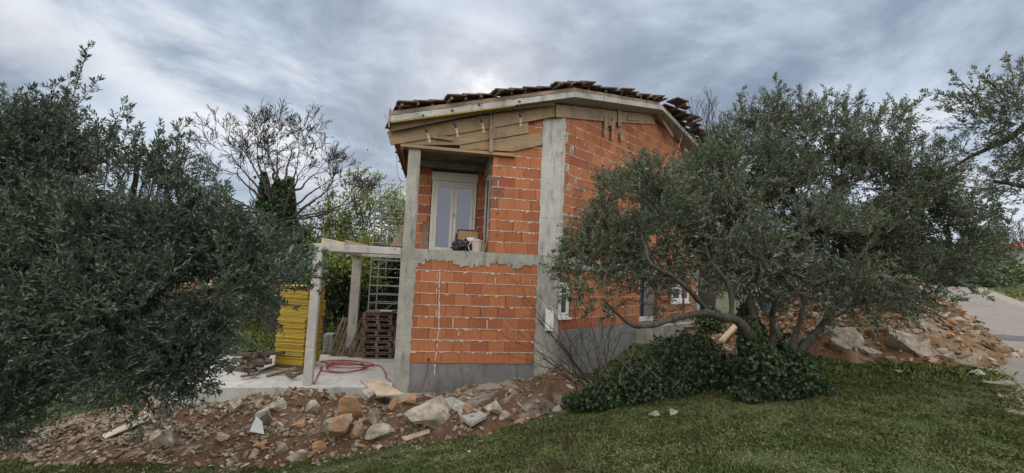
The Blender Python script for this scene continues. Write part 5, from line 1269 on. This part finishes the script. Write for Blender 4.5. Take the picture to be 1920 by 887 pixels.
bgtree(560, 600, 430, 60, 21, MATS['bush_leaf'], 'brownish green tree between the ivy trunk and the pergola', 4200, .13, 15, trunk=.1)
bgtree(470, 620, 440, 70, 24, MATS['bush_leaf'], 'dark tree left of the ivy trunk', 4200, .15, 16, trunk=.12)
# low thicket closing the view behind the terrace
def thicket(name, pts, n, leaf, m, label, h=1.6, kind='stuff', cat='thicket', w_=1.2):
    P = []
    for i in range(n):
        t = random.random()*(len(pts)-1); k = int(t); a, b = pts[k], pts[k+1]; x = a[0]+(b[0]-a[0])*(t-k)+random.gauss(0, w_*.5); y = a[1]+(b[1]-a[1])*(t-k)+random.gauss(0, w_)
        hh = h*(.7+.6*mnoise.noise(Vector((x*.35, y*.35, 2)))+.25*mnoise.noise(Vector((x*1.3, y*1.3, 2)))); z = ground(x, y)+hh*random.random()**.7
        P.append((x, y, z))
    o = leafcloud(name, np.array(P), leaf, m, None); return tag(o, label, cat, kind=kind)
thicket('thicket', [(-13, 23), (-9, 22), (-5, 21.5), (-1, 22)], 26000, .17, MATS['bush_leaf'], 'dense brush behind the terrace and the pallets', 3.0)
thicket('thicket', [(-70, 50), (-45, 60), (-15, 68), (20, 80)], 22000, .6, MATS['bush_leaf'], 'distant tree line behind the olive on the left', 5.5, w_=3)
# right side background
def pxg(u, v, Y): p = at(u, v, Y); return (p.x, p.y)
thicket('hedge', [pxg(1765, 520, 38), pxg(1815, 520, 38), pxg(1845, 520, 42)], 20000, .28, MATS['bush_leaf'], 'dark evergreen bushes at the far side of the road field', 4.2, w_=1.3)
thicket('hedge', [pxg(1870, 520, 44), pxg(1930, 520, 46), pxg(2060, 520, 48)], 14000, .26, MATS['bush_leaf'], 'lower green hedge in front of the red roofed house', 1.7, w_=1.0)
thicket('hedge', [pxg(1380, 520, 60), pxg(1500, 520, 62), pxg(1650, 520, 65), pxg(1780, 520, 66)], 16000, .5, MATS['bush_leaf'], 'distant scrub line behind the roadside heap', 3.2, w_=2)
for k, (u, Y) in enumerate(((1895, 52), (1925, 56), (1868, 55))):
    b = at(u, 490, Y); b.z = ground(b.x, b.y); t = empty('bare_tree', b, ('bare grey tree standing behind the hedge at the right edge', 'bare grey tree at the right edge beside the red roof', 'bare grey tree just above the dark bushes')[k], 'tree'); mb = MB(); rs = random.Random(30+k)
    for j in range(4): branchy(b, Vector((rs.gauss(0, .3), rs.gauss(0, .3), 1)).normalized(), 2.0, .09, 5, mb, rs, up=.1, spread=.6, rmin=.018)
    mb.build('branches', MATS['twig'], t)
# far houses
def simplehouse(x, y, w_, d_, h, rh, z, rot, wall, roofm, label, wins):
    t = empty('house', (x, y, z), label, 'house'); c, s = math.cos(rot), math.sin(rot)
    def T(a, b, zz): return Vector((x+a*c-b*s, y+a*s+b*c, z+zz))
    mb = MB(); mb.hexa([T(-w_/2, -d_/2, -1), T(w_/2, -d_/2, -1), T(w_/2, d_/2, -1), T(-w_/2, d_/2, -1), T(-w_/2, -d_/2, h), T(w_/2, -d_/2, h), T(w_/2, d_/2, h), T(-w_/2, d_/2, h)]); mb.build('wall', wall, t)
    mb = MB(); e = .5
    A_ = [T(-w_/2-e, -d_/2-e, h+.02), T(w_/2+e, -d_/2-e, h+.02), T(w_/2+e, d_/2+e, h+.02), T(-w_/2-e, d_/2+e, h+.02)]; r0, r1 = T(-w_/2-e, 0, h+rh), T(w_/2+e, 0, h+rh)
    up_ = Vector((0, 0, .18)); i = len(mb.v); mb.quad(A_[0], A_[1], r1, r0); mb.quad(A_[2], A_[3], r0, r1); mb.quad(A_[0], r0, A_[3]); mb.quad(A_[1], A_[2], r1); mb.quad(*A_[::-1]); mb.build('roof', roofm, t)
    for (a, z0, ww, hh) in wins:
        mb = MB(); mb.hexa([T(a-ww/2, -d_/2-.05, z0), T(a+ww/2, -d_/2-.05, z0), T(a+ww/2, -d_/2-.003, z0), T(a-ww/2, -d_/2-.003, z0), T(a-ww/2, -d_/2-.05, z0+hh), T(a+ww/2, -d_/2-.05, z0+hh), T(a+ww/2, -d_/2-.003, z0+hh), T(a-ww/2, -d_/2-.003, z0+hh)]); wo = mb.build('window', MATS['white_frame'], t)
        mb = MB(); mb.hexa([T(a-ww/2+.1, -d_/2-.06, z0+.1), T(a+ww/2-.1, -d_/2-.06, z0+.1), T(a+ww/2-.1, -d_/2-.051, z0+.1), T(a-ww/2+.1, -d_/2-.051, z0+.1), T(a-ww/2+.1, -d_/2-.06, z0+hh-.1), T(a+ww/2-.1, -d_/2-.06, z0+hh-.1), T(a+ww/2-.1, -d_/2-.051, z0+hh-.1), T(a-ww/2+.1, -d_/2-.051, z0+hh-.1)]); mb.build('pane', MATS['glass'], wo)
    return t
p = at(1925, 500, 58); simplehouse(p.x, p.y, 9, 7, 2.6, 1.4, ground(p.x, p.y)+.4, .1, MATS['cream_wall'], MATS['red_roof'], 'pale bungalow with red tiled roof far off at the right edge', [(-2.5, 1, 1.2, 1.1)])
p = at(418, 450, 27); simplehouse(p.x, p.y, 2.4, 5, 3.4, 1.2, ground(p.x, p.y), .1, MATS['orange_wall'], MATS['brown_roof'], 'orange house with brown roof half hidden behind the left olive', [(-.5, 1.5, .7, 1.0), (.6, 1.5, .7, 1.0)])

# ---- ivy mound at the foot of the olive
iv = []; cores = [(1290, 705, 78, 6.9, .95), (1200, 728, 58, 6.7, .9), (1365, 728, 62, 7.0, .95), (1130, 748, 36, 6.5, .8), (1440, 730, 60, 7.2, .8), (1520, 725, 40, 7.3, .5), (1570, 735, 28, 7.3, .35), (1250, 745, 55, 6.6, .8), (1340, 745, 60, 6.7, .8), (1412, 640, 27, 7.0, 1.5), (1402, 590, 17, 7.0, 1.4), (1280, 665, 35, 7.1, .8), (1078, 752, 22, 6.5, .6), (1425, 705, 50, 6.9, 1.1), (1485, 700, 42, 6.85, 1.2), (1515, 738, 45, 6.8, .75), (1450, 740, 50, 6.7, .8), (1470, 660, 25, 6.9, 1.4), (1600, 742, 22, 6.9, .4), (1425, 700, 44, TY-.05, 1.15), (1490, 705, 40, TY-.05, 1.1), (1535, 728, 26, TY+.1, .7), (1412, 650, 24, TY-.05, 1.3), (1402, 612, 14, TY-.1, 1.3), (1465, 732, 26, TY-.15, .6), (1400, 738, 28, TY-.1, .6)]
core = MB(); P = []; T = []
for (u, v, r, Y, f) in cores:
    c = at(u, v, Y); R_ = r/FPX*Y; n = int(15000*R_**1.6)
    for k in range(n):
        d = Vector((random.gauss(0, 1), random.gauss(0, 1), random.gauss(0, 1))).normalized(); q_ = c+d*R_*random.uniform(.72, 1.08)*(1+.22*mnoise.noise(d*2.3+c))
        q_.z = c.z+(q_.z-c.z)*f
        if q_.z < ground(q_.x, q_.y)-.02: continue
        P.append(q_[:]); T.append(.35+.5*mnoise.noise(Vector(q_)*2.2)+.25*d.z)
ivy = empty('ivy_mound', at(1290, 760, 6.9), 'dense dark green ivy mound between the brick house and the olive trunk', 'ivy')
ivy.location.z = ground(ivy.location.x, ivy.location.y)
leafcloud('leaves', np.array(P), .052, MATS['ivy_leaf'], ivy, np.array(T), dirn=np.array([0, -.2, .2]), aspect=1.05)
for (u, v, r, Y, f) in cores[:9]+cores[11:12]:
    c = at(u, v, Y); R_ = r/FPX*Y*.68; blob('core', MATS['ivy_core_dark'], (0, 0, 0), (R_, R_, R_*f), int(u), 3, .25, 2, parent=None)
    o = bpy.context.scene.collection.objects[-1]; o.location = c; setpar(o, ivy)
mb = MB(); rs = random.Random(5)
for k in range(26):
    b = at(rs.uniform(1130, 1420), rs.uniform(690, 760), rs.uniform(6.2, 6.8)); branchy(b, Vector((rs.gauss(0, .5), rs.gauss(-.2, .3), 1)).normalized(), .22, .005, 2, mb, rs, up=.05, spread=.5, rmin=.0022)
mb.build('dry_stems', MATS['twig_pale'], ivy)
# bare shrub in front of the house corner
sb_ = ghit(1085, 745); sb_ = Vector((at(1090, 740, 6.9).x, 6.9, 0)); sb_.z = ground(sb_.x, sb_.y); shb = empty('bare_shrub', sb_, 'leafless thorny shrub with arching twigs before the grey base wall', 'shrub')
mb = MB(); rs = random.Random(21)
base_ = at(1092, 725, 6.9)
tg = [(955, 520), (975, 560), (1005, 545), (960, 640), (950, 665), (1010, 600), (985, 690), (1040, 560), (1075, 590), (1100, 600), (1130, 590), (1150, 560), (960, 610), (1000, 640), (1030, 620), (1010, 670), (1170, 620), (1120, 640), (1060, 640), (990, 580), (1090, 560), (1145, 615)]
for (u, v) in tg:
    e = at(u, v, 6.9+rs.uniform(-.5, .6)); s0 = base_+Vector((rs.uniform(-.08, .25), rs.uniform(-.1, .1), rs.uniform(-.1, .05)))
    if u > 1060: s0.x += .25
    m_ = s0.lerp(e, .45)+Vector((rs.uniform(-.1, .1), rs.uniform(-.1, .1), rs.uniform(.02, .22))); P_ = []
    for i in range(11): t = i/10; P_.append(s0*(1-t)**2+m_*2*t*(1-t)+e*t*t+Vector((rs.gauss(0, .008), 0, rs.gauss(0, .008))))
    mb.tube(P_, [.0085*(1-.78*i/10) for i in range(11)], 4, cap=False)
    for j in range(7):
        p = P_[rs.randint(3, 10)]; d = ((e-s0).normalized()+Vector((rs.gauss(0, .7), rs.gauss(0, .5), rs.gauss(0, .6)))).normalized(); branchy(p, d, rs.uniform(.08, .22), .0035, 1, mb, rs, up=.02, spread=.8, rmin=.0018)
mb.build('branches', MATS['twig'], shb)
# a few thorny dead twigs before the boulders
mb = MB()
for (u0, v0, u1, v1) in ((785, 772, 840, 800), (800, 800, 830, 790), (840, 800, 862, 775)):
    mb.tube([onh(u0, v0, .12), onh((u0+u1)/2, (v0+v1)/2, .2), onh(u1, v1, .1)], [.006, .005, .003], 4)
o = mb.build('dead_twig', MATS['twig']); tag(o, 'thin dead twig lying across the largest boulder', 'twig')

# ------------------------------------------------------------------ grass
def grass_zone(n, sampler, h0, h1, wd, name, label, mown=.0):
    X = np.empty((n, 3)); k = 0
    while k < n:
        x, y = sampler()
        lat = x*LAT.x+y*LAT.y
        if lat > .95+random.random()*.35 and lat < 4.6 : continue
        if x > -7.4 and x < 1.9 and y > interp(FE, x)+.15+random.expovariate(4) and y < 10.2: continue
        if heapB(x, y) > ground(x, y)+.02 or heapC(x, y) > ground(x, y)+.02: continue
        X[k] = (x, y, ground(x, y)); k += 1
    H = RG.uniform(h0, h1, (n, 1)); nz = np.array([mnoise.noise(Vector((p[0]*.9, p[1]*.9, 4))) for p in X]); nz2 = np.array([mnoise.noise(Vector((p[0]*3.1, p[1]*3.1, 1))) for p in X])
    keep = np.array([mnoise.noise(Vector((p[0]*.8, p[1]*.8, 21)))+.6*mnoise.noise(Vector((p[0]*3.3, p[1]*3.3, 22))) for p in X])+RG.normal(0, .08, n) < .30
    H *= (1+.7*nz[:, None]+.9*nz2[:, None]).clip(.3, 2.6)*np.where(keep, 1, .6)[:, None]
    a = RG.uniform(0, 6.283, n); d = np.stack([np.cos(a), np.sin(a), np.zeros(n)], 1); sd = np.stack([-np.sin(a), np.cos(a), np.zeros(n)], 1)
    lean = RG.uniform(.1, 1.3, (n, 1)); Wd = wd*RG.uniform(.6, 1.3, (n, 1)); up = np.array([0, 0, 1.])
    m1 = X+up*H*.6+d*H*lean*.35; tip = X+up*H*(1.05-.45*lean)+d*H*lean
    V = np.stack([X-sd*Wd*.5, X+sd*Wd*.5, m1+sd*Wd*.35, tip, m1-sd*Wd*.35], axis=1)
    tn = np.clip(RG.uniform(0, .7, n)+.35*nz2+.55*nz+mown*RG.uniform(0, 1, n), 0, 1)
    o = npmesh(name, V, 5, MATS['grass'], None, tn); return tag(o, label, 'grass', kind='stuff')
def s_near():
    y = 2.6+random.random()**1.25*5.6; x = random.uniform(-1.15, 1.25)*y; return x, y
def s_far():
    y = random.uniform(7, 17); x = random.uniform(-.9, 1.2)*y; return x, y
grass_zone(330000, s_near, .018, .052, .0034, 'grass', 'short uneven green grass in the foreground', .15)
grass_zone(70000, s_far, .04, .11, .011, 'grass', 'taller green grass beside the house and along the road', .0)
def s_field():
    a = random.uniform(8, 48); l = random.uniform(4.6, 20); p = ALO*a+LAT*l; return p.x, p.y
grass_zone(60000, s_field, .06, .16, .03, 'grass', 'bright green grass field beyond the road', -.1)
def s_left():
    y = random.uniform(9, 24); x = random.uniform(-1.1, -.3)*y; return x, y
grass_zone(50000, s_left, .06, .16, .022, 'grass', 'green grass behind the left olive and the terrace', -.15)
# dry clippings
def clip_():
    n = 16000; X = []
    while len(X) < n:
        x, y = s_near()
        if y > interp(FE, x)-.05 and x < 1.9 or mnoise.noise(Vector((x*1.2, y*1.2, 8))) < -.05 or x*LAT.x+y*LAT.y > 1.3: continue
        X.append((x, y, ground(x, y)+random.uniform(.02, .05)))
    X = np.array(X); a = RG.uniform(0, 6.283, n); d = np.stack([np.cos(a), np.sin(a), RG.normal(0, .2, n)], 1)*RG.uniform(.015, .05, (n, 1)); s = np.stack([-np.sin(a), np.cos(a), np.zeros(n)], 1)*.0016
    V = np.stack([X-s, X+s, X+d+s*.5, X+d-s*.5], 1); o = npmesh('dry_grass', V, 4, MATS['grass'], None, RG.uniform(.85, 1, n)); tag(o, 'straw coloured mown clippings lying on the foreground grass', 'grass clippings', kind='stuff')
clip_()
# pebbles in the grass edge
def sampE():
    x = random.uniform(-6, 1.9); y = interp(FE, x)-random.expovariate(3.5)+.1; return x, y
stone_scatter('pebbles', lambda x, y: ground(x, y)+.01, sampE, 420, .012, .05, 'small stones strewn in the grass along the front of the heap')
